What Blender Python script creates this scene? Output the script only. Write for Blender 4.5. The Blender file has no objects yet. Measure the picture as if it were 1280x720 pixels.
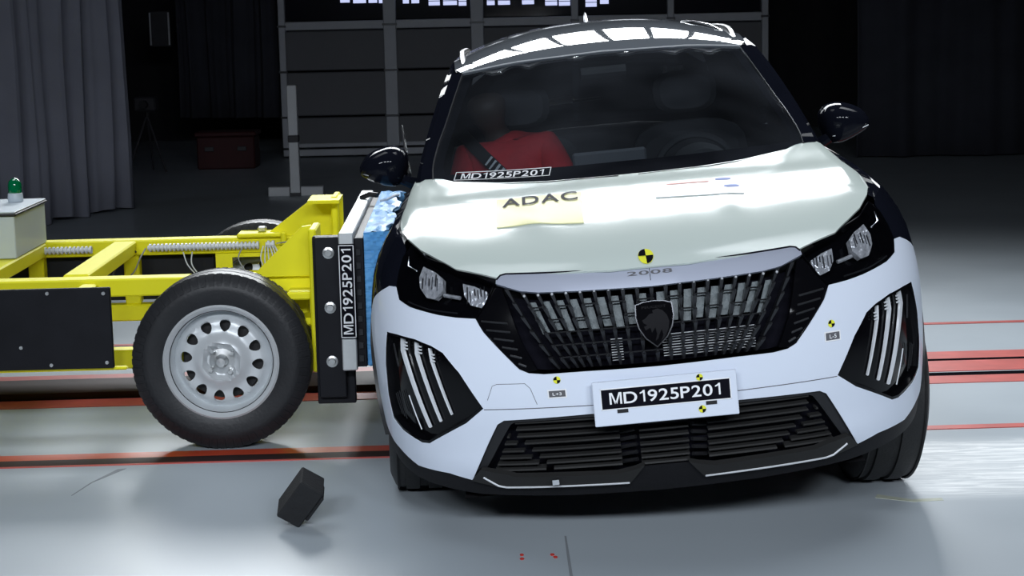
import bpy, bmesh, math, bisect, random
from mathutils import Matrix, Vector
from mathutils.geometry import delaunay_2d_cdt
random.seed(4)
scene=bpy.context.scene
COL=scene.collection
R=math.radians
# ------------------------------------------------------------------ camera
cam_d=bpy.data.cameras.new('camera'); cam=bpy.data.objects.new('camera',cam_d); COL.objects.link(cam)
cam_d.sensor_width=36; cam_d.lens=36*2221.9/1280; cam_d.clip_start=.1; cam_d.clip_end=200
cam.matrix_world=Matrix.Translation((0,0,1.599))@Matrix.Rotation(math.pi/2-.1516,4,'X')@Matrix.Rotation(-.0218,4,'Z')
scene.camera=cam
# ------------------------------------------------------------------ world, lamps, exposure
w=bpy.data.worlds.new('hall_dark'); scene.world=w; w.use_nodes=True
w.node_tree.nodes['Background'].inputs[0].default_value=(.5,.6,.8,1); w.node_tree.nodes['Background'].inputs[1].default_value=.006
vs=scene.view_settings; vs.view_transform='Standard'; vs.look='None'; vs.exposure=0.0; vs.gamma=1; vs.use_curve_mapping=False
def area(loc,target,sx,sy,power,col,spread):
    d=bpy.data.lights.new('area_light','AREA'); d.shape='RECTANGLE'; d.size=sx; d.size_y=sy; d.energy=power; d.color=col; d.spread=R(spread)
    o=bpy.data.objects.new('area_light',d); COL.objects.link(o)
    v=Vector(target)-Vector(loc); o.location=loc; o.rotation_euler=v.to_track_quat('-Z','Y').to_euler()
    return o
# bank of flood lamps hung at the far end of the hall, aimed back at the impact zone
for i in range(14):
    x_=-6.0+i*.70
    area((x_,16.6,5.7),(.3+x_*.5,6.2,.2),.60,2.3,11.2,(.93,.97,1),54)
# stand lamps behind the photographer
for i in range(4):
    area((-3.0+i*2.0,-2.6,4.4),(-1.3+i*.9,5.4,.3),1.2,.8,21,(.86,.92,1),58)
# large soft overhead panels added to brighten the floor; no real lamps there
area((-3.2,8.3,7.4),(-2.2,6.7,0),4.4,2.6,30,(.9,.95,1),64)
area((3.6,8.5,7.4),(2.8,7.2,0),4.4,2.6,72,(.9,.95,1),64)
# ------------------------------------------------------------------ surfaces of the car body
# ---- car surface (car frame: x lateral, y back from nose, z up)
PLAN=[(0,0),(.2,.008),(.4,.033),(.55,.072),(.66,.125),(.75,.20),(.82,.30),(.864,.42),(.884,.56),(.888,.75),(.888,1.2),(.888,2.0),(.888,2.8),(.88,3.3),(.86,3.75),(.80,4.08),(.70,4.2),(.5,4.27),(.25,4.298),(0,4.304)]
def _cr(p0,p1,p2,p3,t):
    return tuple(.5*((2*b)+(-a+c)*t+(2*a-5*b+4*c-d)*t*t+(-a+3*b-3*c+d)*t**3) for a,b,c,d in zip(p0,p1,p2,p3))
def _mkplan():
    P=[(-PLAN[1][0],PLAN[1][1])]+PLAN+[(-PLAN[-2][0],PLAN[-2][1])]
    out=[]
    for i in range(1,len(P)-2):
        for k in range(12): out.append(_cr(P[i-1],P[i],P[i+1],P[i+2],k/12))
    out.append(P[-2]); out[0]=(0,0)
    S=[0]
    for a,b in zip(out,out[1:]): S.append(S[-1]+math.dist(a,b))
    return out,S
PL,PS=_mkplan(); SMAX=PS[-1]
def plan(s):
    sg=-1 if s<0 else 1; s=abs(s)
    i=min(max(bisect.bisect_right(PS,s)-1,0),len(PS)-2)
    t=(s-PS[i])/(PS[i+1]-PS[i])
    x=PL[i][0]+(PL[i+1][0]-PL[i][0])*t; y=PL[i][1]+(PL[i+1][1]-PL[i][1])*t
    return sg*x,y
def lut(T,v):
    if v<=T[0][0]: return T[0][1]
    for (a,b),(c,d) in zip(T,T[1:]):
        if v<=c:
            t=(v-a)/(c-a); return b+(d-b)*t
    return T[-1][1]
def smooth_lut(T,v):
    # catmull-rom on irregular knots (finite-difference hermite)
    n=len(T)
    if v<=T[0][0]: return T[0][1]
    if v>=T[-1][0]: return T[-1][1]
    for i in range(n-1):
        if v<=T[i+1][0]: break
    def m(j):
        if j==0: return (T[1][1]-T[0][1])/(T[1][0]-T[0][0])
        if j==n-1: return (T[-1][1]-T[-2][1])/(T[-1][0]-T[-2][0])
        return (T[j+1][1]-T[j-1][1])/(T[j+1][0]-T[j-1][0])
    h=T[i+1][0]-T[i][0]; t=(v-T[i][0])/h
    return ((2*t**3-3*t*t+1)*T[i][1]+(t**3-2*t*t+t)*h*m(i)+(-2*t**3+3*t*t)*T[i+1][1]+(t**3-t*t)*h*m(i+1))
WZ=[(.12,.955),(.25,.97),(.40,.99),(.55,1.0),(.70,1.0),(.82,.982),(.88,.964),(.93,.938),(.97,.91),(1.0,.885),(1.08,.85)]
FY=[(.12,.16),(.20,.09),(.28,.045),(.36,.03),(.46,.008),(.55,0),(.65,.006),(.75,.03),(.83,.062),(.90,.115),(.96,.18),(1.08,.32)]
RY=[(.12,-.25),(.3,-.08),(.5,0),(.7,-.01),(.9,-.1),(1.08,-.18)]
def S(s,z,off=0.0):
    x,y=plan(s)
    a=abs(s)
    f=max(0,min(1,(1.5-a)/.9)); f=f*f*(3-2*f)
    r=max(0,min(1,(a-3.9)/.8)); r=r*r*(3-2*r)
    X=x*smooth_lut(WZ,z); Y=y+smooth_lut(FY,z)*f+smooth_lut(RY,z)*r
    return (X,Y,z)
HZ=[(.0,.82),(.10,.885),(.17,.915),(.30,.95),(.5,.99),(.8,1.03),(1.1,1.041),(1.4,1.062),(1.7,1.08)]
def hoodz(x,y):
    yy=y-.22*(abs(x)/.75)**2.4*max(0,1-y/1.3)
    z=smooth_lut(HZ,max(0,yy)); ax=abs(x)
    z+=-.02*(ax/.7)**2-.10*max(0,(ax-.735)/.08)**2+.015*max(0,ax-.4)/.4
    # buckles in the crumpled sheet metal, strongest on the struck side
    z+=.007*math.exp(-((x+.34+.25*(y-.5))/.05)**2-((y-.5)/.16)**2)-.006*math.exp(-((x+.52)/.09)**2-((y-.62)/.2)**2)
    z+=.005*math.exp(-((x-.30)/.03)**2-((y-.50)/.13)**2)
    return z
def wsy(x,z):   # windscreen: y from x,z
    return 1.18+(z-1.06)*2.55-.25*(z-1.06)**2+.30*(abs(x)/.67)**2.2*(1-.35*(z-1.06)/.4)
RZ=[(2.1,1.428),(2.15,1.449),(2.25,1.484),(2.45,1.524),(2.65,1.550),(2.9,1.564),(3.2,1.566),(3.5,1.55),(3.8,1.50),(4.05,1.42)]
def roofz(x,y):
    return smooth_lut(RZ,y)-(.055+.03*max(0,min(1,(y-2.25)/.6)))*(abs(x)/.56)**2.4
# ------------------------------------------------------------------ materials
def mat(name,col,rough=.5,metal=0,coat=0,noise=0,nscale=8,bump=0,bscale=60,alpha=None,emit=None,spec=.5,coat_rough=.03):
    m=bpy.data.materials.new(name); m.use_nodes=True; nt=m.node_tree; b=nt.nodes['Principled BSDF']
    b.inputs['Base Color'].default_value=(*col,1); b.inputs['Roughness'].default_value=rough; b.inputs['Metallic'].default_value=metal
    b.inputs['Coat Weight'].default_value=coat; b.inputs['Coat Roughness'].default_value=coat_rough; b.inputs['Specular IOR Level'].default_value=spec
    tc=nt.nodes.new('ShaderNodeTexCoord')
    n=nt.nodes.new('ShaderNodeTexNoise'); n.inputs['Scale'].default_value=nscale; n.inputs['Detail'].default_value=4
    nt.links.new(tc.outputs['Object'],n.inputs['Vector'])
    mx=nt.nodes.new('ShaderNodeMix'); mx.data_type='RGBA'
    k=max(0,1-noise); k2=1+noise*.6
    mx.inputs[6].default_value=(col[0]*k,col[1]*k,col[2]*k,1); mx.inputs[7].default_value=(min(1,col[0]*k2),min(1,col[1]*k2),min(1,col[2]*k2),1)
    nt.links.new(n.outputs['Fac'],mx.inputs[0]); nt.links.new(mx.outputs[2],b.inputs['Base Color'])
    if bump:
        n2=nt.nodes.new('ShaderNodeTexNoise'); n2.inputs['Scale'].default_value=bscale; n2.inputs['Detail'].default_value=3
        nt.links.new(tc.outputs['Object'],n2.inputs['Vector'])
        bp=nt.nodes.new('ShaderNodeBump'); bp.inputs['Strength'].default_value=bump; bp.inputs['Distance'].default_value=.01
        nt.links.new(n2.outputs['Fac'],bp.inputs['Height']); nt.links.new(bp.outputs[0],b.inputs['Normal'])
    if emit: b.inputs['Emission Color'].default_value=(*col,1); b.inputs['Emission Strength'].default_value=emit
    return m
def glass(name,tint,rough=.0,ior=1.45,refl=1.0):
    m=bpy.data.materials.new(name); m.use_nodes=True; nt=m.node_tree; nt.nodes.clear()
    o=nt.nodes.new('ShaderNodeOutputMaterial'); t=nt.nodes.new('ShaderNodeBsdfTransparent'); g=nt.nodes.new('ShaderNodeBsdfGlossy'); x=nt.nodes.new('ShaderNodeMixShader'); f=nt.nodes.new('ShaderNodeLayerWeight'); f.inputs[0].default_value=.5; pw=nt.nodes.new('ShaderNodeMath'); pw.operation='POWER'; pw.inputs[1].default_value=5; ma=nt.nodes.new('ShaderNodeMath'); ma.operation='MULTIPLY_ADD'; ma.inputs[1].default_value=.6*refl; ma.inputs[2].default_value=.03; nt.links.new(f.outputs['Facing'],pw.inputs[0]); nt.links.new(pw.outputs[0],ma.inputs[0])
    n=nt.nodes.new('ShaderNodeTexNoise'); n.inputs['Scale'].default_value=3
    rr=nt.nodes.new('ShaderNodeMapRange'); rr.inputs[3].default_value=rough; rr.inputs[4].default_value=rough+.03
    nt.links.new(n.outputs['Fac'],rr.inputs[0]); nt.links.new(rr.outputs[0],g.inputs['Roughness'])
    t.inputs[0].default_value=(*tint,1); g.inputs[0].default_value=(1,1,1,1); 
    nt.links.new(ma.outputs[0],x.inputs[0]); nt.links.new(t.outputs[0],x.inputs[1]); nt.links.new(g.outputs[0],x.inputs[2]); nt.links.new(x.outputs[0],o.inputs[0])
    return m
M={}
M['hood']=mat('hood_paint',(.56,.63,.595),.5,coat=.5,noise=.03,nscale=2,coat_rough=.13,spec=0)
M['white']=mat('white_bumper_paint',(.70,.76,.87),.5,coat=.4,noise=.02,nscale=3,coat_rough=.08,spec=0)
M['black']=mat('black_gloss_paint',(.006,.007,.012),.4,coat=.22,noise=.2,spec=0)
M['roof']=mat('roof_black_paint',(.14,.155,.175),.4,coat=1,noise=.1,coat_rough=.03,spec=0)
M['plastic']=mat('black_plastic',(.012,.012,.014),.45,noise=.3,nscale=20)
M['valance']=mat('dark_grey_plastic',(.009,.009,.011),.6,noise=.3,nscale=20,bump=.1,bscale=300,spec=.2)
M['gloss']=mat('piano_black',(.003,.003,.004),.1,coat=.0,spec=.25)
M['chrome']=mat('chrome',(.75,.77,.8),.15,metal=1,noise=.05)
M['bar']=mat('satin_silver_strip',(.40,.43,.52),.45,metal=.3,coat=.2,noise=.03,nscale=4,spec=.2)
M['darkchrome']=mat('dark_chrome',(.045,.047,.052),.3,metal=.6,noise=.1,spec=.3)
M['strip']=mat('light_strip_white',(.75,.78,.82),.2,coat=1)
M['reflector']=mat('lamp_reflector',(.85,.88,.92),.2,metal=.45,bump=1.0,bscale=45,noise=.6,nscale=60)  # colour noise paints light and dark glints into the reflector
M['lens']=glass('clear_lens',(.92,.93,.95),ior=1.35)
M['glass']=glass('windscreen_glass',(.72,.75,.77),ior=1.4)
def windscreen_haze():
    # milky diffuse film that stands in for the grey haze reflected on the windscreen
    nt=M['glass'].node_tree; o=[n for n in nt.nodes if n.type=='OUTPUT_MATERIAL'][0]; src=o.inputs[0].links[0].from_socket
    d=nt.nodes.new('ShaderNodeBsdfDiffuse'); d.inputs[0].default_value=(.62,.68,.8,1); x=nt.nodes.new('ShaderNodeMixShader')
    n=nt.nodes.new('ShaderNodeTexNoise'); n.inputs['Scale'].default_value=2.2; r=nt.nodes.new('ShaderNodeMapRange'); r.inputs[1].default_value=.35; r.inputs[2].default_value=.7; r.inputs[3].default_value=.004; r.inputs[4].default_value=.020
    tc=nt.nodes.new('ShaderNodeTexCoord'); nt.links.new(tc.outputs['Object'],n.inputs['Vector']); nt.links.new(n.outputs['Fac'],r.inputs[0]); nt.links.new(r.outputs[0],x.inputs[0])
    nt.links.new(src,x.inputs[1]); nt.links.new(d.outputs[0],x.inputs[2]); nt.links.new(x.outputs[0],o.inputs[0])
windscreen_haze()
M['sideglass']=glass('side_glass',(.3,.32,.34))
M['rubber']=mat('tyre_rubber',(.014,.014,.015),.55,noise=.5,nscale=14,bump=.15,bscale=120)
M['trolley_rubber']=mat('worn_tyre_rubber',(.022,.023,.026),.45,noise=.5,nscale=7,bump=.1,bscale=90,spec=.3)
M['rim']=mat('steel_wheel_silver',(.64,.67,.69),.38,metal=.25,noise=.10,nscale=10)
M['yellow']=mat('yellow_frame_paint',(.93,.87,.015),.5,spec=.25,coat=.1,noise=.06,nscale=6)
M['board']=mat('black_board',(.012,.013,.017),.5,noise=.4,nscale=10,spec=.15)
def blue_mat():
    m=mat('blue_foil',(.15,.46,.95),.28,noise=.3,nscale=9,spec=.12); nt=m.node_tree; b=nt.nodes['Principled BSDF']
    tc=nt.nodes.new('ShaderNodeTexCoord'); mp=nt.nodes.new('ShaderNodeMapping'); mp.inputs['Scale'].default_value=(4,3,42)
    n=nt.nodes.new('ShaderNodeTexNoise'); n.inputs['Scale'].default_value=1.6; n.inputs['Detail'].default_value=5
    nt.links.new(tc.outputs['Object'],mp.inputs[0]); nt.links.new(mp.outputs[0],n.inputs['Vector'])
    bp=nt.nodes.new('ShaderNodeBump'); bp.inputs['Strength'].default_value=.8; bp.inputs['Distance'].default_value=.012
    nt.links.new(n.outputs['Fac'],bp.inputs['Height']); nt.links.new(bp.outputs[0],b.inputs['Normal'])
    return m
M['blue']=blue_mat()
M['slat']=mat('slat_grey_plastic',(.022,.022,.022),.55,noise=.2,spec=.25)
M['silver']=mat('silver_edge_paint',(.62,.64,.67),.4,metal=.2,noise=.05)
M['emblem_black']=mat('emblem_black',(.004,.004,.005),.5,noise=.2,spec=0)
M['emblem_grey']=mat('emblem_grey',(.009,.009,.011),.5,noise=.2,spec=.05)
M['alu']=mat('aluminium_plate',(.66,.69,.70),.38,metal=.5,noise=.12,nscale=25)
M['steel']=mat('zinc_bolt',(.62,.63,.63),.3,metal=.9,noise=.2,nscale=60)
M['printwhite']=mat('print_white',(.85,.86,.88),.45,spec=0)
M['printblack']=mat('print_black',(.008,.008,.012),.45,spec=0)
M['printgrey']=mat('print_grey',(.13,.13,.14),.45,spec=0)
M['printyellow']=mat('print_yellow',(.80,.80,.06),.45,spec=0)
M['paleyellow']=mat('washed_yellow_film',(.90,.87,.50),.5,coat=.10,coat_rough=.2,spec=0)  # yellow paled in colour for the hood highlight washing over it
M['filmwhite']=mat('white_film',(.86,.88,.90),.5,coat=.3,coat_rough=.14,spec=0)
M['red_print']=mat('print_red',(.55,.06,.05),.4,spec=0)
M['faint_red']=mat('washed_red_print',(.78,.46,.42),.4,spec=0)  # red print lightened to look washed out by the hood highlight
M['faint_blue']=mat('washed_blue_print',(.42,.47,.75),.4,spec=0)  # blue print, its colour also bleached for that highlight
M['blue_print']=mat('print_blue',(.06,.12,.5),.4,spec=0)
M['red_shirt']=mat('red_cotton',(.80,.03,.04),.8,noise=.25,nscale=20,bump=.3,bscale=40)
M['dummy']=mat('dummy_skin',(.06,.042,.033),.6,noise=.2)
M['seat']=mat('seat_fabric',(.04,.041,.046),.85,noise=.3)
M['dash']=mat('dashboard_plastic',(.045,.047,.053),.7,noise=.3)
M['dashgrey']=mat('grey_dash_panel',(.12,.125,.14),.6,noise=.1)
M['greybox']=mat('light_grey_enclosure',(.58,.65,.71),.4,noise=.05)
M['green']=mat('green_beacon',(.0,.16,.055),.12,coat=1)
M['hose']=mat('white_hose',(.65,.68,.72),.4,noise=.2,nscale=50)
M['cable']=mat('grey_cable',(.30,.31,.32),.5)
M['foam']=mat('black_foam',(.010,.011,.013),.85,noise=.5,nscale=40,bump=.3,bscale=150)
M['curtain']=mat('grey_curtain',(.30,.31,.38),.9,noise=.2,nscale=3)
M['darkcurtain']=mat('dark_curtain',(.045,.048,.064),.95,noise=.3,nscale=3)
M['gatepanel']=mat('gate_panel',(.13,.135,.15),.6,noise=.15,nscale=2)
M['gateframe']=mat('gate_frame_grey',(.42,.44,.48),.5,metal=.1,noise=.1)
M['gateglass']=mat('gate_glazing',(.006,.007,.014),.1,coat=1)
M['lit']=mat('lit_window',(.62,.68,1),.5,emit=.9)
M['darkwall']=mat('dark_wall',(.03,.03,.034),.9,noise=.3)
M['greypost']=mat('grey_post',(.6,.62,.65),.5,metal=.1,noise=.1)
M['darkred']=mat('dark_red_crate',(.05,.006,.008),.7,noise=.3)
M['darkbox']=mat('dark_grey_case',(.05,.05,.058),.6,noise=.3)
M['paintred']=mat('red_floor_paint',(.55,.10,.085),.4,noise=.35,nscale=9)
M['paintred_orange']=mat('orange_red_rail_paint',(.62,.075,.03),.35,noise=.3,nscale=9)
M['slot']=mat('rail_slot_dark',(.006,.006,.008),.6,spec=0)
M['steelrail']=mat('rail_brown_and_shade',(.035,.02,.02),.5,noise=.4,nscale=5,spec=.1)
M['grooveline']=mat('joint_line',(.22,.24,.26),.7)
M['radiator']=mat('radiator_grey',(.10,.125,.135),.5,noise=.3,nscale=30,bump=.3,bscale=90)
def floor_mat():
    m=mat('grey_epoxy_floor',(.40,.45,.49),.3,noise=.10,nscale=1.2,spec=.22); nt=m.node_tree; b=nt.nodes['Principled BSDF']; L=nt.links
    base=b.inputs['Base Color'].links[0].from_socket
    geo=nt.nodes.new('ShaderNodeNewGeometry')
    # fine dirt
    n=nt.nodes.new('ShaderNodeTexNoise'); n.inputs['Scale'].default_value=.9; n.inputs['Detail'].default_value=6; L.new(geo.outputs['Position'],n.inputs['Vector'])
    rr=nt.nodes.new('ShaderNodeMapRange'); rr.inputs[1].default_value=.3; rr.inputs[2].default_value=.75; rr.inputs[3].default_value=.3; rr.inputs[4].default_value=.5
    L.new(n.outputs['Fac'],rr.inputs[0]); L.new(rr.outputs[0],b.inputs['Roughness'])
    # swirled chalk scuffs beside the far front wheel
    sep=nt.nodes.new('ShaderNodeSeparateXYZ'); L.new(geo.outputs['Position'],sep.inputs[0])
    def rng(sock,a,b2,c,d):
        def mr(f0,f1,t0,t1):
            q=nt.nodes.new('ShaderNodeMapRange'); q.interpolation_type='SMOOTHSTEP'; q.inputs[1].default_value=f0; q.inputs[2].default_value=f1; q.inputs[3].default_value=t0; q.inputs[4].default_value=t1; L.new(sock,q.inputs[0]); return q.outputs[0]
        q=nt.nodes.new('ShaderNodeMath'); q.operation='MULTIPLY'; L.new(mr(a,b2,0,1),q.inputs[0]); L.new(mr(c,d,1,0),q.inputs[1]); return q.outputs[0]
    def mul(a,c):
        q=nt.nodes.new('ShaderNodeMath'); q.operation='MULTIPLY'; L.new(a,q.inputs[0])
        if isinstance(c,float): q.inputs[1].default_value=c
        else: L.new(c,q.inputs[1])
        return q.outputs[0]
    mk=mul(rng(sep.outputs[0],1.2,1.5,2.7,3.3),rng(sep.outputs[1],5.62,5.8,6.35,6.55))
    mp=nt.nodes.new('ShaderNodeMapping'); mp.inputs['Rotation'].default_value=(0,0,1.25); mp.inputs['Scale'].default_value=(2.6,24,1); L.new(geo.outputs['Position'],mp.inputs[0])
    wv=nt.nodes.new('ShaderNodeTexNoise'); wv.inputs['Scale'].default_value=1.4; wv.inputs['Detail'].default_value=6; wv.inputs['Distortion'].default_value=1.1; wv.inputs['Roughness'].default_value=.65
    L.new(mp.outputs[0],wv.inputs['Vector'])
    cr=nt.nodes.new('ShaderNodeMapRange'); cr.inputs[1].default_value=.42; cr.inputs[2].default_value=.72; L.new(wv.outputs['Fac'],cr.inputs[0])
    pw=nt.nodes.new('ShaderNodeMath'); pw.operation='POWER'; pw.inputs[1].default_value=1.2; L.new(cr.outputs[0],pw.inputs[0])
    fac=mul(mk,pw.outputs[0])
    ad=nt.nodes.new('ShaderNodeMath'); ad.operation='ADD'; L.new(mul(fac,1.0),ad.inputs[0]); L.new(mul(mk,.42),ad.inputs[1])
    mx=nt.nodes.new('ShaderNodeMix'); mx.data_type='RGBA'; L.new(ad.outputs[0],mx.inputs[0]); L.new(base,mx.inputs[6]); mx.inputs[7].default_value=(.92,.95,.96,1)
    L.new(mx.outputs[2],b.inputs['Base Color'])
    return m
M['floor']=floor_mat()
M['tape']=mat('worn_pale_tape',(.46,.49,.40),.6,noise=.3,nscale=30)
# ------------------------------------------------------------------ helpers
def link(name,me,m,parent=None,smooth=False):
    if smooth:
        for p in me.polygons: p.use_smooth=True
    o=bpy.data.objects.new(name,me); COL.objects.link(o)
    if m is not None and not me.materials: me.materials.append(M[m] if isinstance(m,str) else m)
    if parent is not None: o.parent=parent
    return o
def tag(o,label=None,cat=None,group=None,kind=None):
    if label: o['label']=label
    if cat: o['category']=cat
    if group: o['group']=group
    if kind: o['kind']=kind
    return o
def empty(name,loc=(0,0,0),rz=0):
    o=bpy.data.objects.new(name,None); COL.objects.link(o); o.location=loc; o.rotation_euler=(0,0,rz); o.empty_display_size=.1; return o
class MB:
    def __init__(s): s.v=[]; s.f=[]
    def add(s,v,f):
        k=len(s.v); s.v+= [tuple(p) for p in v]; s.f+=[tuple(i+k for i in q) for q in f]; return s
    def box(s,x0,x1,y0,y1,z0,z1,c=0):
        # chamfered box
        c=min(c,(x1-x0)*.45,(y1-y0)*.45,(z1-z0)*.45)
        if c<=0:
            v=[(x,y,z) for z in (z0,z1) for y in (y0,y1) for x in (x0,x1)]
            return s.add(v,[(0,2,3,1),(4,5,7,6),(0,1,5,4),(2,6,7,3),(0,4,6,2),(1,3,7,5)])
        bm=bmesh.new(); vs=[bm.verts.new((x,y,z)) for z in (z0,z1) for y in (y0,y1) for x in (x0,x1)]
        for q in [(0,2,3,1),(4,5,7,6),(0,1,5,4),(2,6,7,3),(0,4,6,2),(1,3,7,5)]: bm.faces.new([vs[i] for i in q])
        bmesh.ops.bevel(bm,geom=bm.edges[:],offset=c,segments=1,affect='EDGES',profile=.5)
        bm.verts.index_update(); s.add([v.co[:] for v in bm.verts],[[v.index for v in f.verts] for f in bm.faces]); bm.free(); return s
    def prism(s,poly,y0,y1,axis='y'):
        n=len(poly)
        def P(a,b,h): return {'y':(a,h,b),'x':(h,a,b),'z':(a,b,h)}[axis]
        return s.add([P(a,b,y0) for a,b in poly]+[P(a,b,y1) for a,b in poly],[tuple(range(n)),tuple(range(2*n-1,n-1,-1))]+[(i,i+n,(i+1)%n+n,(i+1)%n) for i in range(n)])
    def tube(s,pts,r,n=8,cap=True):
        pts=[Vector(p) for p in pts]; k=len(pts); V=[]
        up=None
        for i,p in enumerate(pts):
            t=(pts[min(i+1,k-1)]-pts[max(i-1,0)]).normalized()
            if up is None: up=Vector((0,0,1)) if abs(t.z)<.9 else Vector((1,0,0))
            a=t.cross(up).normalized(); b=a.cross(t).normalized(); up=b
            rr=r[i] if isinstance(r,(list,tuple)) else r
            V+=[p+a*(rr*math.cos(2*math.pi*j/n))+b*(rr*math.sin(2*math.pi*j/n)) for j in range(n)]
        F=[(i*n+j,i*n+(j+1)%n,(i+1)*n+(j+1)%n,(i+1)*n+j) for i in range(k-1) for j in range(n)]
        if cap: F+=[tuple(range(n-1,-1,-1)),tuple((k-1)*n+j for j in range(n))]
        return s.add(V,F)
    def lathe(s,prof,n=48,c=(0,0,0),axis='y',close=False):
        # prof: (radius, axial)
        V=[];k=len(prof)
        for i in range(n):
            a=2*math.pi*i/n
            for r,h in prof:
                p={'y':(r*math.cos(a),h,r*math.sin(a)),'x':(h,r*math.cos(a),r*math.sin(a)),'z':(r*math.cos(a),r*math.sin(a),h)}[axis]
                V.append((p[0]+c[0],p[1]+c[1],p[2]+c[2]))
        kk=k if close else k-1
        F=[(i*k+j,i*k+(j+1)%k,((i+1)%n)*k+(j+1)%k,((i+1)%n)*k+j) for i in range(n) for j in range(kk)]
        return s.add(V,F)
    def build(s,name,m,parent=None,smooth=False,fix=True):
        me=bpy.data.meshes.new(name); me.from_pydata(s.v,[],s.f)
        if fix:
            bm=bmesh.new(); bm.from_mesh(me); bmesh.ops.recalc_face_normals(bm,faces=bm.faces[:]); bm.to_mesh(me); bm.free()
        o=link(name,me,m,parent,False)
        if smooth:
            for p in me.polygons: p.use_smooth=True
            me.set_sharp_from_angle(angle=R(35))
        return o
def inpoly(x,y,P):
    c=False; n=len(P)
    for i in range(n):
        x1,y1=P[i]; x2,y2=P[i-1]
        if (y1>y)!=(y2>y) and x<(x2-x1)*(y-y1)/(y2-y1)+x1: c=not c
    return c
def resample(P,step):
    out=[]
    n=len(P)
    for i in range(n):
        a=P[i]; b=P[(i+1)%n]; k=max(1,int(math.dist(a,b)/step+.5))
        out+=[(a[0]+(b[0]-a[0])*t/k,a[1]+(b[1]-a[1])*t/k) for t in range(k)]
    return out
def rnd(P,it=2):
    for _ in range(it):
        Q=[]
        for i in range(len(P)):
            a=P[i]; b=P[(i+1)%len(P)]
            Q+=[(a[0]*.78+b[0]*.22,a[1]*.78+b[1]*.22),(a[0]*.22+b[0]*.78,a[1]*.22+b[1]*.78)]
        P=Q
    return P
def mir(P): return [(-a,b) for a,b in reversed(P)]
def sym(H): # half outline from centre to centre
    return H+[(-a,b) for a,b in reversed(H) if abs(a)>1e-6]
def normal(fn,u,v,flip=False):
    e=2e-3; p=Vector(fn(u,v)); a=Vector(fn(u+e,v))-p; b=Vector(fn(u,v+e))-p
    n=a.cross(b).normalized(); return -n if flip else n
def panel(name,outline,fn,m,parent,holes=(),off=0.0,thick=.003,res=.03,flip=False,smooth=True):
    O=resample(outline,res); H=[resample(h,res) for h in holes]
    pts=[];edges=[]
    for L in [O]+H:
        k=len(pts); pts+=L; edges+=[(k+i,k+(i+1)%len(L)) for i in range(len(L))]
    us=[p[0] for p in O]; vs_=[p[1] for p in O]
    nb=len(pts); B=list(pts)
    u=min(us)+res/2
    while u<max(us):
        v=min(vs_)+res/2
        while v<max(vs_):
            if inpoly(u,v,O) and not any(inpoly(u,v,h) for h in H) and all((u-a)**2+(v-b)**2>(res*.45)**2 for a,b in B): pts.append((u,v))
            v+=res
        u+=res
    r=delaunay_2d_cdt([Vector(p) for p in pts],edges,[],0,1e-6)
    V=r[0]; F=[]
    for t in r[2]:
        cx=sum(V[i].x for i in t)/3; cy=sum(V[i].y for i in t)/3
        if inpoly(cx,cy,O) and not any(inpoly(cx,cy,h) for h in H):
            a,b,c=t
            if (V[b].x-V[a].x)*(V[c].y-V[a].y)-(V[b].y-V[a].y)*(V[c].x-V[a].x)<0: a,b,c=a,c,b
            F.append((a,c,b) if flip else (a,b,c))
    P3=[]
    for q in V:
        n=normal(fn,q.x,q.y,flip); P3.append(Vector(fn(q.x,q.y))+n*off)
    N=[normal(fn,q.x,q.y,flip) for q in V]
    k=len(P3); VV=[tuple(p) for p in P3]+[tuple(p-n*thick) for p,n in zip(P3,N)]
    FF=list(F)+[(c+k,b+k,a+k) for a,b,c in F]
    # rim
    cnt={}
    for a,b,c in F:
        for e in ((a,b),(b,c),(c,a)): cnt[e]=1
    for (a,b) in cnt:
        if (b,a) not in cnt: FF.append((b,a,a+k,b+k))
    used=set(i for f in FF for i in f); mp={}; V2=[]
    for i in sorted(used): mp[i]=len(V2); V2.append(VV[i])
    me=bpy.data.meshes.new(name); me.from_pydata(V2,[],[tuple(mp[i] for i in f) for f in FF])
    o=link(name,me,m,parent)
    if smooth:
        for p in me.polygons: p.use_smooth=True
        me.set_sharp_from_angle(angle=R(40))
    return o
_tc={}
def _glyph(c):
    if c=='1':   # stem with a flag
        return [(.0,.50),(.0,.58),(.10,.63),(.17,.72),(.25,.72),(.25,0),(.16,0),(.16,.57),(.08,.52)],[(4,5,6,7),(3,4,7),(2,3,7),(2,7,8),(1,2,8),(0,1,8)]
    if c=='M':
        return [(0,0),(.095,0),(.095,.72),(0,.72),(.505,0),(.60,0),(.60,.72),(.505,.72),(.095,.58),(.255,0),(.345,0),(.30,.16),(.505,.58),(.14,.72),(.46,.72)],[(0,1,2,3),(4,5,6,7),(2,8,9,11,13),(7,14,11,10,12)]
    cu=bpy.data.curves.new('t','FONT'); cu.body=c; cu.offset=.012; o=bpy.data.objects.new('t',cu); COL.objects.link(o)
    me=bpy.data.meshes.new_from_object(o.evaluated_get(bpy.context.evaluated_depsgraph_get()))
    V=[(v.co.x,v.co.y) for v in me.vertices]; F=[tuple(p.vertices) for p in me.polygons]
    bpy.data.objects.remove(o); bpy.data.meshes.remove(me); bpy.data.curves.remove(cu)
    x0=min(v[0] for v in V); return [(a-x0,b) for a,b in V],F
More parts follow.
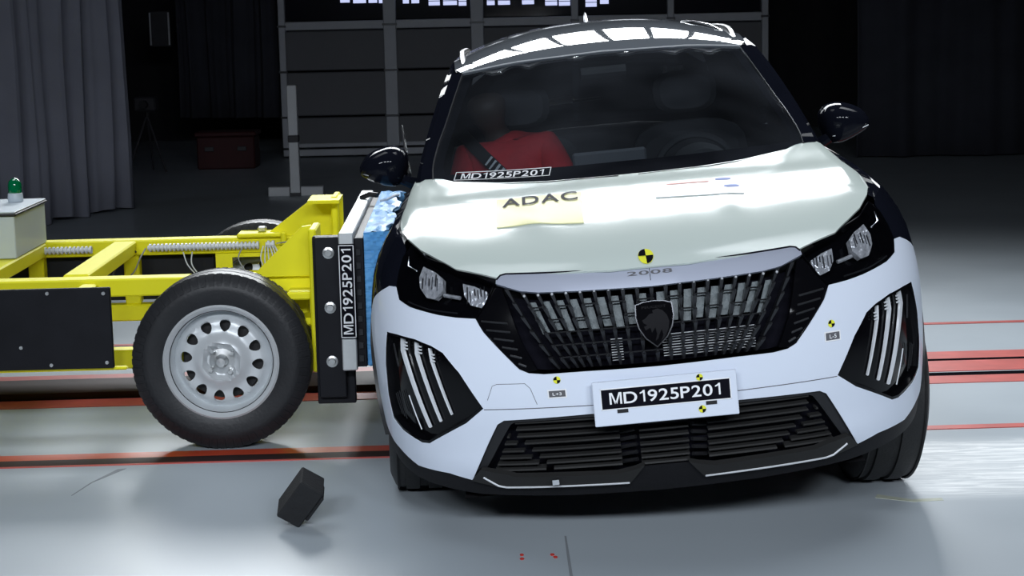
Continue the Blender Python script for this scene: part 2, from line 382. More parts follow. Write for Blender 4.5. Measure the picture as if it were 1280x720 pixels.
def text_geo(s):
    if s in _tc: return _tc[s]
    V=[];F=[];x=0
    for c in s:
        v,f=_glyph(c); k=len(V); pad=.05 if c=='1' else 0
        V+=[(a+x+pad,b) for a,b in v]; F+=[tuple(i+k for i in q) for q in f]; x+=max(a for a,b in v)+2*pad+.085
    x0=min(v[0] for v in V);x1=max(v[0] for v in V);y0=min(v[1] for v in V);y1=max(v[1] for v in V)
    _tc[s]=([((a-x0)/(x1-x0),(b-y0)/(y1-y0)) for a,b in V],F); return _tc[s]
def text_on(s,fn,m,parent,name='lettering'):
    V,F=text_geo(s)
    me=bpy.data.meshes.new(name); me.from_pydata([tuple(fn(a,b)) for a,b in V],[],F)
    return link(name,me,m,parent)
def flat(name,P3,m,parent,t=.0):
    me=bpy.data.meshes.new(name); me.from_pydata([tuple(p) for p in P3],[],[tuple(range(len(P3)))]); return link(name,me,m,parent)
def pillow(name,outline,levels,m,parent,fn=None):
    # outline in (x,z); levels: (y, scale) -> closed bulged solid
    cx=sum(a for a,b in outline)/len(outline); cz=sum(b for a,b in outline)/len(outline); n=len(outline); V=[];F=[]
    for y,s in levels: V+=[(cx+(a-cx)*s,y,cz+(b-cz)*s) for a,b in outline]
    k=len(levels)
    for i in range(k-1): F+=[(i*n+j,i*n+(j+1)%n,(i+1)*n+(j+1)%n,(i+1)*n+j) for j in range(n)]
    F+=[tuple(range(n)),tuple((k-1)*n+j for j in range(n-1,-1,-1))]
    return MB().add(V,F).build(name,m,parent,smooth=True)
def disc_target(fn,u,v,r,parent,ru=None,bg='printyellow'):
    # yellow and black quartered measuring mark lying on a surface
    ru=ru or r; n=24
    def P(a,s=1,off=.0025):
        q=Vector(fn(u+ru*s*math.cos(a),v+r*s*math.sin(a))); return q+normal(fn,u,v)*off
    o=flat('measuring_mark',[P(2*math.pi*i/n) for i in range(n)],bg,parent)
    for k in (0,1):
        a0=math.pi/2*(1+2*k)
        flat('mark_quarter',[Vector(fn(u,v))+normal(fn,u,v)*.0035]+[P(a0+math.pi/2*i/6,.96,.0035) for i in range(7)],'printblack',o)
    return o
# ------------------------------------------------------------------ hall
def struct(o): o['kind']='structure'; return o
bm_=MB(); bm_.box(-14,14,-4,26,-.1,0); struct(bm_.build('floor','floor'))
struct(MB().box(-14,14,24.6,24.8,0,9).build('wall_back','darkwall'))
struct(MB().box(-9.2,-9,-4,24.6,0,9).build('wall_left','darkwall'))
struct(MB().box(9,9.2,-4,24.6,0,9).build('wall_right','darkwall'))
struct(MB().box(-9.2,9.2,-4,24.8,9,9.2).build('ceiling','darkwall'))
SL=.028
def stripe(name,x0,x1,y0,y1,m,h=.003,z0=.0):
    P=[(x0,y0+SL*x0),(x1,y0+SL*x1),(x1,y1+SL*x1),(x0,y1+SL*x0)]
    return struct(MB().prism(P,z0,h,'z').build(name,m))
# painted guide stripe in front of the trolley wheel: orange-red with a dark line beside it
stripe('trim_1',-9,-.3,6.50,6.585,'paintred_orange'); stripe('trim_2',-9,-.3,6.415,6.50,'steelrail'); stripe('trim_3',-9,-.3,6.40,6.415,'paintred')
stripe('trim_4',1.2,9,6.595,6.655,'paintred')
# sunken tow rail between red paint
stripe('trim_5',-9,9,7.96,8.13,'paintred'); stripe('trim_6',-9,9,7.91,7.96,'slot'); stripe('trim_7',-9,9,7.68,7.91,'paintred',.0032)
stripe('trim_8',-9,9,7.58,7.65,'slot'); stripe('trim_9',-9,9,7.43,7.58,'paintred')
stripe('trim_10',-9,-.2,7.60,7.90,'steelrail',.03,.003)  # dark strip on the left stretch only, trolley's shade put into its brown
stripe('trim_11',-9,9,8.86,8.91,'paintred')
# expansion joint and hairline cracks
struct(MB().prism([(.146,5.34),(.152,5.34),(.162,4.6),(.150,4.6)],0,.0012,'z').build('trim_12','grooveline'))
struct(MB().prism([(-1.45,6.30),(-1.42,6.31),(-1.50,6.12),(-1.53,5.95),(-1.534,5.95),(-1.505,6.12)],0,.0012,'z').build('trim_13','grooveline'))
struct(MB().prism([(1.185,5.70),(1.30,5.64),(1.40,5.65),(1.40,5.68),(1.30,5.67),(1.20,5.74)],0,.0012,'z').build('trim_14','tape'))
for k,(x,y) in enumerate([(.012,5.155),(.012,5.115),(.104,5.15),(.112,5.125)]):
    n=7; me=MB().prism([(x+.006*math.cos(2*math.pi*i/n)*(1+.3*random.random()),y+.012*math.sin(2*math.pi*i/n)) for i in range(n)],0,.0015,'z')
    tag(me.build('paint_fleck','red_print'),['tiny red fleck on the floor before the car, upper of the left pair','tiny red fleck on the floor before the car, lower of the left pair','tiny red fleck beside the floor joint, upper of the right pair','tiny red fleck beside the floor joint, lower of the right pair'][k],'fleck','red flecks on the floor in front of the car')
# sectional gate at the far end
g=empty('sectional_gate',(0,21.0,0)); tag(g,'tall dark sectional gate with grey uprights and glazed top row behind the car','gate')
xs=[-2.62,-1.36,-.34,.80,1.92,3.02]
rows=[(.12,.47),(.49,1.0),(1.02,1.48)]
for i in range(5):
    for z0,z1 in rows: MB().box(xs[i]+.02,xs[i+1]-.02,.0,.06,z0,z1,.012).build('gate_panel','gatepanel',g)
    MB().box(xs[i]+.02,xs[i+1]-.02,.02,.04,1.60,3.2).build('gate_pane','gateglass',g)
for i,x in enumerate(xs):
    hw=.075 if i in (1,2) else .04
    MB().box(x-hw,x+hw,-.05,.05,.12,3.3,.008).build('gate_upright','gateframe',g)
    for z in (.48,1.01,1.54): MB().box(x-hw-.01,x+hw+.01,-.065,-.05,z-.012,z+.012).build('hinge','darkchrome',g)
MB().box(-2.66,3.06,-.03,.05,1.49,1.59,.008).build('gate_rail','gateframe',g); MB().box(-2.66,3.06,-.03,.05,.02,.10,.008).build('gate_rail','gateframe',g); MB().box(-2.66,3.06,-.02,.05,.12,.17,.008).build('gate_rail','gateframe',g)
MB().box(-2.66,3.06,-.03,.05,3.2,3.3,.008).build('gate_rail','gateframe',g)
# lit windows seen as a bright row in the glazing
for x0,x1,zl in [(-1.93,-1.82,1.80),(-1.78,-1.63,1.79),(-1.60,-1.50,1.79),(-1.48,-1.41,1.785),(-1.20,-1.13,1.775),(-1.10,-1.01,1.775),(-.90,-.77,1.745),(-.73,-.57,1.745),(-.55,-.46,1.735),(-.22,-.13,1.735),(-.09,.05,1.735),(.19,.33,1.735),(.46,.60,1.715),(.62,.75,1.71),(.93,1.06,1.69),(1.10,1.2,1.72)]:
    for k in range(2): MB().box(x0,x1,.004,.012,zl+k*.055,zl+.047+k*.055).build('lit_pane','lit',g)
def curtain(name,path,ztop,zbot,amp,wave,m):
    # pleated cloth hung along a floor path
    pts=[];L=0
    for (a,b) in zip(path,path[1:]):
        d=math.dist(a,b); n=int(d/.022)
        for i in range(n):
            t=i/n; nx,ny=-(b[1]-a[1])/d,(b[0]-a[0])/d; s=L+d*t
            o=amp*math.sin(2*math.pi*s/wave+1.3*math.sin(s*2.1))+.35*amp*math.sin(2*math.pi*s/wave*2.7+.5)
            pts.append((a[0]+(b[0]-a[0])*t+nx*o,a[1]+(b[1]-a[1])*t+ny*o,s))
        L+=d
    V=[];F=[];n=len(pts);K=8
    for k in range(K+1):
        for x,y,s in pts:
            f=1-.25*k/K; z=zbot(s)+(ztop-zbot(s))*k/K if callable(zbot) else zbot+(ztop-zbot)*k/K
            V.append((x+.012*math.sin(k*1.3+s*5),y,z))
    for k in range(K):
        F+=[(k*n+i,k*n+i+1,(k+1)*n+i+1,(k+1)*n+i) for i in range(n-1)]
    o=MB().add(V,F).build(name,m,None,smooth=True)
    sm=o.modifiers.new('cloth','SOLIDIFY'); sm.thickness=.008
    return o
tag(curtain('stage_curtain',[(-5.6,12.6),(-4.3,13.3),(-3.36,15.6)],5,lambda s:.02+.02*math.sin(s*9),.085,.34,'curtain'),'tall grey pleated curtain hanging at the left behind the yellow trolley','curtain')
tag(curtain('stage_curtain',[(3.75,19.2),(8.8,19.0)],5.5,.02,.06,.8,'darkcurtain'),'wide near-black curtain across the right end of the hall','curtain')
tag(curtain('stage_curtain',[(-4.05,22.0),(-2.75,21.6)],5.5,.45,.06,.33,'darkcurtain'),'narrow dark curtain just left of the gate in the shadow','curtain')
# free-standing grey post with foot bar
p=empty('barrier_post',(-1.98,16.4,0)); tag(p,'light grey square post on a flat foot bar in the dark behind the trolley','post')
MB().box(-.045,.045,-.045,.045,.03,.50,.006).build('post','greypost',p); MB().box(-.05,.05,-.05,.05,.50,.56,.006).build('clamp','darkbox',p); MB().box(-.045,.045,-.045,.045,.56,1.02,.006).build('post','greypost',p)
MB().box(-.25,-.05,-.05,.05,0,.09,.008).build('foot','greypost',p); MB().box(.05,.26,-.05,.05,0,.09,.008).build('foot','greypost',p); MB().box(-.05,.05,-.05,.05,0,.03).build('foot','darkbox',p)
# dim equipment against the back wall
c=empty('wall_cabinet',(-4.30,22.3,1.32)); tag(c,'dark wall cabinet edged with two upright pale strips, high in the shadow','cabinet')
MB().box(-.13,.13,0,.2,.0,.44,.01).build('body','darkbox',c)
for x in (-.125,.105): MB().box(x,x+.02,-.012,0,.02,.42).build('strip_lamp','greypost',c)
MB().box(-.13,.13,.2,2.4,.18,.26).build('bracket','darkbox',c)
c=empty('floor_spotlight',(-4.85,21.5,0)); tag(c,'unlit square spotlight on a thin stand in the dark corner','spotlight')
MB().tube([(0,0,.02),(0,0,1.05)],.02).build('pole','darkbox',c); MB().box(-.11,.11,-.06,.06,1.05,1.42,.02).build('lamp_head','gateframe',c); MB().box(-.08,.08,-.07,-.055,1.22,1.38,.005).build('lamp_glass','gateglass',c); MB().box(-.2,.2,-.2,.2,0,.02).build('base','darkbox',c)
c=empty('tripod',(-3.95,19.5,0)); tag(c,'dark camera tripod with splayed legs in the shadow behind the curtain','tripod')
for a in (90,210,330): MB().tube([(0,0,.62),(.24*math.cos(R(a)),.24*math.sin(R(a)),0)],.012).build('leg','darkbox',c)
MB().box(-.12,.12,-.1,.1,.66,.82,.02).build('camera_body','darkbox',c); MB().tube([(0,-.1,.74),(0,-.2,.74)],.045,12).build('lens','plastic',c); MB().tube([(0,0,.6),(0,0,.68)],.03).build('head','plastic',c)
c=empty('storage_crate',(-3.12,19.8,0)); tag(c,'dark red storage crate on the floor in the shadow left of the gate','crate')
MB().box(-.32,.32,-.2,.2,0,.36,.015).build('body','darkred',c); MB().box(-.34,.34,-.22,.22,.36,.41,.012).build('lid','darkred',c)
for x in (-.18,.18): MB().box(x-.05,x+.05,-.225,-.2,.2,.25,.005).build('handle','darkbox',c)
tag(MB().tube([(5.05,18.5,5.5),(5.05,18.5,1.78),(5.05,18.5,1.70)],[.012,.012,.03]).build('hanging_cable','cable'),'thin cable hanging in front of the dark right curtain','cable')
# ------------------------------------------------------------------ yellow crash trolley
T=empty('crash_trolley',(-1.09,6.60,0),.028); tag(T,'yellow steel crash trolley with blue honeycomb barrier ramming the car','trolley')
X0=-1.09; Y0=6.60
def tb(name,x0,x1,y0,y1,z0,z1,m='yellow',c=.006,parent=None): return MB().box(x0-X0,x1-X0,y0-Y0,y1-Y0,z0,z1,c).build(name,m,parent or T)
tb('side_beam',-4.2,-.74,6.84,6.94,.555,.625); tb('side_beam',-4.2,-.74,8.0,8.1,.565,.635)
tb('lower_beam',-4.2,-.74,6.86,6.94,.265,.34); tb('lower_beam',-4.2,-.74,8.0,8.08,.265,.34)
tb('cross_beam',-1.755,-1.655,6.94,8.0,.57,.632); tb('cross_beam',-2.20,-2.06,6.94,8.0,.57,.632); tb('cross_beam',-3.4,-3.3,6.94,8.0,.57,.632); tb('cross_beam',-.84,-.74,6.94,8.0,.555,.63)
for x in (-1.72,-.86,-2.15,-3.4): tb('upright',x,x+.07,8.01,8.08,.34,.565); tb('upright',x,x+.07,6.86,6.93,.34,.555)
tb('axle',-1.14,-1.04,6.80,7.95,.29,.38,'plastic'); tb('axle_mount',-1.28,-1.0,6.86,6.93,.38,.555); tb('axle_mount',-1.28,-1.0,8.01,8.07,.30,.44)
tb('deck_plate',-1.20,-.98,7.97,8.12,.636,.655); tb('deck_block',-1.11,-1.07,8.02,8.06,.655,.68,'steel'); tb('deck_block',-1.0,-.975,7.955,7.97,.60,.66,'yellow')
panel('bearing_plate',[(-1.30-X0,.36),(-.86-X0,.36),(-.86-X0,.565),(-1.30-X0,.565)],lambda u,v:(u,7.99-Y0,v),'yellow',T,[[(-1.225-X0,.485),(-1.095-X0,.485),(-1.095-X0,.548),(-1.225-X0,.548)]],0,.012,.1,smooth=False)
# black side board
bd=tb('side_board',-4.2,-1.515,6.64,6.66,.312,.622,'board',.004); tb('board_bracket',-2.9,-2.82,6.66,6.86,.56,.61); tb('board_bracket',-1.66,-1.60,6.66,6.86,.56,.61); tb('board_edge',-4.2,-1.47,6.66,6.69,.300,.312)
for x,z in ((-1.54,.60),(-1.75,.605),(-1.95,.60),(-1.54,.335),(-1.75,.33),(-1.86,.40)): MB().tube([(x-X0,6.640-Y0,z),(x-X0,6.634-Y0,z)],.007,8).build('screw','steel',bd)
tb('far_dark_panel',-4.2,-1.32,8.085,8.10,.35,.565,'board',.003)  # dark panel closing the gap under the far beam
tb('terminal',-1.615,-1.585,6.80,6.84,.535,.552,'green',.002)
# front frame: posts, gussets, mounting plates
tb('front_post',-.765,-.735,6.66,6.90,.27,.82); tb('front_post',-.765,-.735,7.9,8.14,.30,.82)
MB().prism([(-1.0-X0,.625),(-.765-X0,.625),(-.765-X0,.82),(-.80-X0,.815)],6.80-Y0,6.83-Y0).build('gusset_plate','yellow',T)
MB().prism([(-1.08-X0,.636),(-.72-X0,.636),(-.72-X0,.80),(-.86-X0,.80)],8.02-Y0,8.06-Y0).build('gusset_plate','yellow',T)
MB().prism([(-.86-X0,.80),(-.72-X0,.80),(-.72-X0,.815),(-.86-X0,.815)],7.80-Y0,8.06-Y0).build('gusset_flange','yellow',T)
tb('front_crossbeam',-.77,-.70,6.9,8.0,.50,.60); tb('front_crossbeam',-.77,-.70,6.9,8.0,.30,.42)
tb('step_bracket',-.86,-.765,6.70,6.84,.545,.575); tb('step_bracket',-.86,-.765,6.70,6.84,.445,.475)
fp=tb('mounting_plate',-.735,-.632,6.565,6.60,.19,.80,'board',.004); tb('mounting_plate_foot',-.745,-.60,6.60,6.64,.16,.80,'board',.004)
for z in (.742,.535,.33): 
    MB().lathe([(.0,-.016),(.012,-.016),(.014,-.008),(.022,-.006),(.022,.002)],14,(-.683-X0,6.565-Y0,z)).build('bolt','steel',fp,True)
# carrier plate and spacer behind the barrier
cp=tb('carrier_plate',-.640,-.585,6.50,8.14,.305,.822,'alu',.004)
tb('label_plate',-.642,-.582,6.488,6.50,.428,.782,'printblack',.001,cp)
def lab2(u,v): return ((-.642+.060*(1-(v*.62+.19)))-X0,6.4868-Y0,.445+.32*u)
text_on('MD1925P201',lab2,'printwhite',T,'plate_lettering')
fr=MB()
for (a0,a1,b0,b1) in ((-.640,-.584,.432,.435),(-.640,-.584,.776,.779),(-.640,-.637,.432,.779),(-.587,-.584,.432,.779)): fr.box(a0-X0,a1-X0,6.4862-Y0,6.488-Y0,b0,b1)
fr.build('label_border','printwhite',T)
tb('spacer_plate',-.585,-.548,6.52,8.14,.315,.80,'board',.004)
for k in range(9): tb('spacer_slot',-.578,-.560,6.514,6.52,.335+k*.05,.36+k*.05,'darkchrome',.001)
# crushed blue foil honeycomb: stack of ridged sheets
def blue_block():
    ny,nz=26,60; V=[];F=[]
    def P(side,i,j):
        y=6.53+1.60*i/ny; z=.318+.50*j/nz
        rp=.006*math.sin(z*190+2*math.sin(y*9))+.005*math.sin(z*71+y*23)+.004*math.sin(z*330+y*40)
        x=-.548 if side==0 else -.452+.012*math.sin(y*11+z*8)+rp
        return (x-X0,y-Y0+( .006*math.sin(z*120)+.004*math.sin(z*310) if i==0 and side else 0),z+(.006*math.sin(y*30) if j==nz and side else 0))
    idx={}
    for s in (0,1):
        for i in range(ny+1):
            for j in range(nz+1): idx[s,i,j]=len(V); V.append(P(s,i,j))
    for i in range(ny):
        for j in range(nz):
            F.append((idx[1,i,j],idx[1,i+1,j],idx[1,i+1,j+1],idx[1,i,j+1])); F.append((idx[0,i,j],idx[0,i,j+1],idx[0,i+1,j+1],idx[0,i+1,j]))
    # near/far ends and top/bottom, ribbed across the thickness
    def strip(line0,line1,n=8,amp=.006,ax=1):
        rows=[]
        for k in range(n+1):
            row=[]
            for m_,(a,b) in enumerate(zip(line0,line1)):
                pa,pb=Vector(V[a]),Vector(V[b]); p=pa.lerp(pb,k/n)
                if 0<k<n: p[ax]+=amp*math.sin(m_*1.7+k*2.1)*(1 if m_%2 else -.6)
                row.append(len(V)); V.append(tuple(p))
            rows.append(row)
        for r0,r1 in zip(rows,rows[1:]):
            F.extend((r0[t],r0[t+1],r1[t+1],r1[t]) for t in range(len(r0)-1))
    for i in (0,ny): strip([idx[0,i,j] for j in range(nz+1)],[idx[1,i,j] for j in range(nz+1)])
    for j in (0,nz): strip([idx[0,i,j] for i in range(ny+1)],[idx[1,i,j] for i in range(ny+1)],6,.008,2)
    return MB().add(V,F)
hb=blue_block().build('honeycomb_barrier','blue',T,smooth=True)
# torn foil flap and plastic strip on the barrier top
MB().tube([(-.62-X0,7.75-Y0,.826),(-.58-X0,7.72-Y0,.845),(-.545-X0,7.7-Y0,.842)],.012,6).build('foil_scrap','plastic',T)
MB().tube([(-.53-X0,7.62-Y0,.825),(-.50-X0,7.6-Y0,.832),(-.47-X0,7.66-Y0,.842),(-.455-X0,7.7-Y0,.84)],.006,6).build('foil_strip','printwhite',T)
# wheels
def tyre(w,rim_r,rad,name,m,parent,loc,lugs=True,axis='y',grooves=False):
    h=w/2
    prof=[(rim_r-.012,-h*.82),(rim_r+.004,-h*.92),(rim_r+.03,-h*.99),(rim_r+(rad-rim_r)*.5,-h*1.06),(rad-.05,-h*1.03),(rad-.018,-h*.90),(rad-.004,-h*.78)]
    if grooves:
        for g_ in (-.5,0,.5): prof+=[(rad,(g_-.10)*h*1.4),(rad-.009,(g_-.09)*h*1.4),(rad-.009,(g_+.09)*h*1.4),(rad,(g_+.10)*h*1.4)]
    else: prof+=[(rad,-h*.4),(rad-.008,-h*.38),(rad-.008,-h*.30),(rad,-h*.28),(rad,h*.28),(rad-.008,h*.30),(rad-.008,h*.38),(rad,h*.4)]
    prof+=[(a,-b) for a,b in reversed(prof[:7])]
    b=MB().lathe(prof,72,(0,0,0),axis)
    if lugs:
        for k in range(64):
            a=2*math.pi*k/64; ca,sa=math.cos(a),math.sin(a)
            for sgn in (-1,1):
                pr=[(rad-.045,1.05),(rad-.016,.93),(rad-.002,.78),(rad-.02,.70)]
                V=[]
                for da in (-.032,.032):
                    for r_,h_ in pr:
                        c2,s2=math.cos(a+da),math.sin(a+da); V.append((r_*c2,sgn*h*h_,r_*s2) if axis=='y' else (sgn*h*h_,r_*c2,r_*s2))
                b.add(V,[(0,1,2,3),(7,6,5,4),(0,4,5,1),(1,5,6,2),(2,6,7,3),(3,7,4,0)])
    o=b.build(name,m,parent,smooth=True); o.location=loc; return o
def steel_rim(parent,rim_r,w,side):
    # dished disc with twelve openings; side = -1 faces the camera
    h=w/2
    def fn2(a,b):
        r=math.hypot(a,b)
        d=smooth_lut([(0,.016),(.04,.016),(.055,.018),(.068,.044),(.084,.042),(.105,.020),(.135,.014),(.158,.008),(.176,-.022),(.19,-.03)],r)
        return (a,side*(h-.055+d),b)
    out=[(.188*math.cos(2*math.pi*i/48),.188*math.sin(2*math.pi*i/48)) for i in range(48)]
    holes=[]
    for k in range(12):
        a0=2*math.pi*(k+.5)/12+math.pi/12
        ca,sa=math.cos(a0),math.sin(a0)
        hp=[]
        for i in range(14):
            t=2*math.pi*i/14; rr=.136+.0235*math.cos(t); tt=.0205*math.sin(t)*(1+.25*math.cos(t))
            hp.append((rr*ca-tt*sa,rr*sa+tt*ca))
        holes.append(hp)
    MB().lathe([(0,side*(h-.09)),(.15,side*(h-.09)),(.155,side*(h-.10)),(.155,-side*h*.3)],32).build('brake_drum','plastic',parent,True)
    d=panel('wheel_disc',out,fn2,'rim',parent,holes,0,.006,.014,flip=(side>0))
    ring=[(.186,side*(h-.075)),(.19,side*(h-.03)),(.198,side*(h-.012)),(.211,side*(h+.0)),(.219,side*(h-.006)),(.214,side*(h-.02)),(.205,side*(h-.03)),(.205,-side*(h-.01)),(.196,-side*(h-.01)),(.18,side*(h-.09))]
    MB().lathe(ring,72,(0,0,0),'y',True).build('rim_ring','rim',parent,True)
    for k in range(4):
        a=math.pi/4+k*math.pi/2; r=.052
        MB().tube([(r*math.cos(a),side*(h-.03),r*math.sin(a)),(r*math.cos(a),side*(h-.008),r*math.sin(a))],.008,6).build('wheel_bolt','steel',parent)
    MB().lathe([(0,side*(h+.006)),(.016,side*(h+.004)),(.024,side*(h-.008)),(.026,side*(h-.03)),(.048,side*(h-.034))],20).build('hub_cap','steel',parent,True)
for y,side,x,zc in ((6.66,-1,-1.10,.338),(8.215,-1,-1.12,.352)):
    t=tyre(.205,.205,.338,'tyre','trolley_rubber',T,(x-X0,y-Y0,zc)); t.rotation_euler=(0,R(7),0)
    steel_rim(t,.205,.205,side)
for x in (-3.9,):
    for y in (6.715,8.21):
        t=tyre(.205,.205,.338,'tyre','trolley_rubber',T,(x-X0,y-Y0,.338)); steel_rim(t,.205,.205,-1)
# corrugated white cable conduit and loose wires on the far beam
def conduit(x0,x1,y,z,r):
    n=int((x1-x0)/.0175); b=MB(); prof=[]
    for k in range(n):
        a=x0+(x1-x0)*k/n; d=(x1-x0)/n
        prof+=[(r*.6,a),(r*.6,a+d*.38),(r,a+d*.42),(r,a+d*.96)]
    b.lathe(prof,12,(0,y,z),'x'); b.build('cable_conduit','hose',T)
conduit(-2.07-X0,-1.85-X0,7.972-Y0,.600,.017); conduit(-1.60-X0,-1.10-X0,7.972-Y0,.602,.018); conduit(-1.07-X0,-1.03-X0,7.972-Y0,.605,.018)
def wire(pts,r=.0035,m='cable'):
    P=[Vector((a-X0,b-Y0,c)) for a,b,c in pts]; out=[]
    Q=[P[0]]+P+[P[-1]]
    for i in range(1,len(Q)-2):
        for k in range(6): out.append(Vector(_cr(Q[i-1],Q[i],Q[i+1],Q[i+2],k/6)))
    out.append(P[-1]); MB().tube(out,r,6).build('wire',m,T,True)
wire([(-1.61,7.97,.60),(-1.63,7.93,.56),(-1.66,7.93,.50),(-1.71,7.95,.46)]); wire([(-1.44,7.96,.58),(-1.42,7.93,.53),(-1.39,7.93,.49),(-1.37,7.93,.47)],.003,'hose'); wire([(-1.40,7.96,.58),(-1.40,7.93,.53),(-1.37,7.93,.48)],.003,'hose')
wire([(-1.65,7.96,.59),(-1.72,7.93,.55),(-1.75,7.9,.48),(-1.74,7.9,.42)],.005,'plastic')
for k in range(6): wire([(-1.08+.01*k,7.96,.60),(-1.09+.018*k,7.93,.55-.01*(k%3)),(-1.08+.01*k,7.93,.50),(-1.10+.008*k,7.92,.47)],.003,'hose')
wire([(-1.03,7.96,.60),(-.98,7.93,.53),(-.93,7.93,.53),(-.90,7.95,.59)],.003,'hose'); wire([(-1.02,7.96,.61),(-.96,7.94,.62),(-.90,7.93,.63),(-.86,7.93,.63)],.003); wire([(-1.17,7.96,.60),(-1.19,7.93,.55),(-1.16,7.93,.49)],.003)
# white control box with beacon
c=empty('control_box',(-2.585,7.42,.634),.028); tag(c,'light grey control cabinet with black lid edge standing on the trolley deck','control box')
MB().box(-.5,.50,0,.56,.0,.180,.004).build('cabinet_body','greybox',c); MB().box(-.51,.51,-.01,.57,.180,.192,.003).build('lid_gasket','plastic',c); MB().box(-.505,.505,-.005,.565,.192,.200,.003).build('lid','greybox',c)
MB().tube([(.30,.15,.200),(.30,.15,.22)],.02,12).build('push_button','plastic',c)
b=empty('warning_beacon',(-2.19,7.85,.8345)); tag(b,'green dome warning beacon on the grey control cabinet','beacon')
MB().lathe([(0,0),(.032,0),(.034,.006),(.032,.036),(.029,.040)],24,axis='z').build('base','greybox',b,True)
MB().lathe([(.029,.040),(.0295,.075),(.025,.092),(.013,.103),(0,.106)],24,axis='z').build('dome','green',b,True)
# black foam block tipped on its edge on the floor
fb=MB().box(-.075,.075,-.05,.05,-.042,.042,.004); 
F_=empty('foam_block',(-.69,5.52,0)); tag(F_,'small black foam block tipped on its corner on the floor before the trolley wheel','block')
o=fb.build('block','foam',F_); o.rotation_euler=(R(28),R(-52),R(-20))
o2=MB().box(-.045,.055,-.04,.04,-.056,-.042,.004).build('torn_edge','foam',F_); o2.rotation_euler=(R(28),R(-52),R(-20))
bpy.context.view_layer.update()
lo=min((ob.matrix_world@v.co).z for ob in (o,o2) for v in ob.data.vertices)
for ob in (o,o2): ob.location.z-=lo-.001
# ------------------------------------------------------------------ the car
CAR=empty('car'); tag(CAR,'tilted compact car with pale hood, white bumper and dark roof in a side impact','car')
BR=.0764
RM=Matrix.Translation((0.4477,5.1165,0))@Matrix.Rotation(-.0098,4,'Z')@Matrix.Translation((0,0,.3))@Matrix.Rotation(-BR,4,'Y')@Matrix.Translation((0,0,-.3))
CAR.matrix_world=RM
def s_of_y(y):
    for i in range(len(PL)):
        if PL[i][1]>=y: return PS[i]
    return PS[-1]
def SY(y,z):  # side surface by y (right half)
    return S(s_of_y(y),z)
head=[(.475,.849),(.545,.876),(.605,.889),(.66,.910),(.735,.926),(.80,.947),(.838,.958),(.862,.925),(.862,.885),(.858,.845),(.833,.806),(.777,.788),(.66,.767),(.60,.759),(.536,.753),(.505,.79)]
claw=[(.905,.705),(.84,.703),(.755,.694),(.69,.676),(.65,.656),(.60,.595),(.537,.484),(.60,.438),(.755,.364),(.79,.363),(.885,.392),(.945,.425),(.955,.50),(.94,.60)]
gr_edge=[(0,.577),(.10,.578),(.22,.580),(.34,.580),(.385,.586),(.412,.599),(.458,.651),(.513,.714),(.536,.753)]
white_low=[(1.09,.372),(1.0,.335),(.95,.322),(.84,.280),(.70,.268),(.618,.247)]
arch=lambda r,a:(s_of_y(.865-r*math.cos(R(a))),.345+r*math.sin(R(a)))
bump_half=gr_edge+[(.60,.758),(.66,.766),(.777,.787),(.833,.805),(.858,.842),(.90,.842),(.96,.825),(1.02,.806),(1.07,.787)]+[(1.12,.74)]+[arch(.375,a) for a in (50,35,20,5)]+white_low+[(.50,.432),(.478,.444),(.21,.449),(0,.449)]
outl=sym(bump_half)
bp=panel('front_bumper',outl,S,'white',CAR,[claw,mir(claw)],0,.004,.03)
# seam under the plate and towing-eye cover
def line_on(fn,pts,r,m,parent,name,off=.0):
    P=[]
    for a,b in zip(pts,pts[1:]):
        n=max(1,int(math.dist(a,b)/.02))
        for k in range(n): P.append((a[0]+(b[0]-a[0])*k/n,a[1]+(b[1]-a[1])*k/n))
    P.append(pts[-1])
    return MB().tube([Vector(fn(*q))+normal(fn,*q)*off for q in P],r,6).build(name,m,parent,True)
line_on(S,[(-.535,.481),(-.21,.476),(.21,.478),(.535,.481)],.0012,'printgrey',bp,'panel_seam',.0004)
line_on(S,[(-.52,.51),(-.50,.553),(-.485,.558),(-.40,.556),(-.385,.54),(-.37,.49)],.0008,'printgrey',bp,'towing_cover_seam',.0003)
# lower black valance
val=sym([(0,.449),(0,.168)][1:]+[(.3,.172),(.6,.188),(.72,.205),(.875,.232),(1.0,.262),(1.10,.285)]+[arch(.372,-4),arch(.372,2)]+white_low[0:]+[(.618,.247),(.611,.25),(.521,.224),(.116,.216),(.07,.262),(0,.262)])
panel('lower_valance',val,S,'valance',CAR,(),-.006,.004,.03)
# undertray from the valance back
und=MB(); 
und.add([(x,y,z) for (x,y,z) in [(-.62,.22,.175),(.62,.22,.175),(.62,.50,.19),(-.62,.50,.19),(-.55,1.3,.2),(.55,1.3,.2),(-.72,1.35,.2),(.72,1.35,.2),(-.72,3.0,.22),(.72,3.0,.22),(-.6,4.1,.3),(.6,4.1,.3)]],[(0,1,2,3),(3,2,5,4),(4,5,7,6),(6,7,9,8),(8,9,11,10)])
und.build('undertray','plastic',CAR)
MB().box(-.60,.60,.30,1.15,.24,.80,.03).build('engine_bay','plastic',CAR)
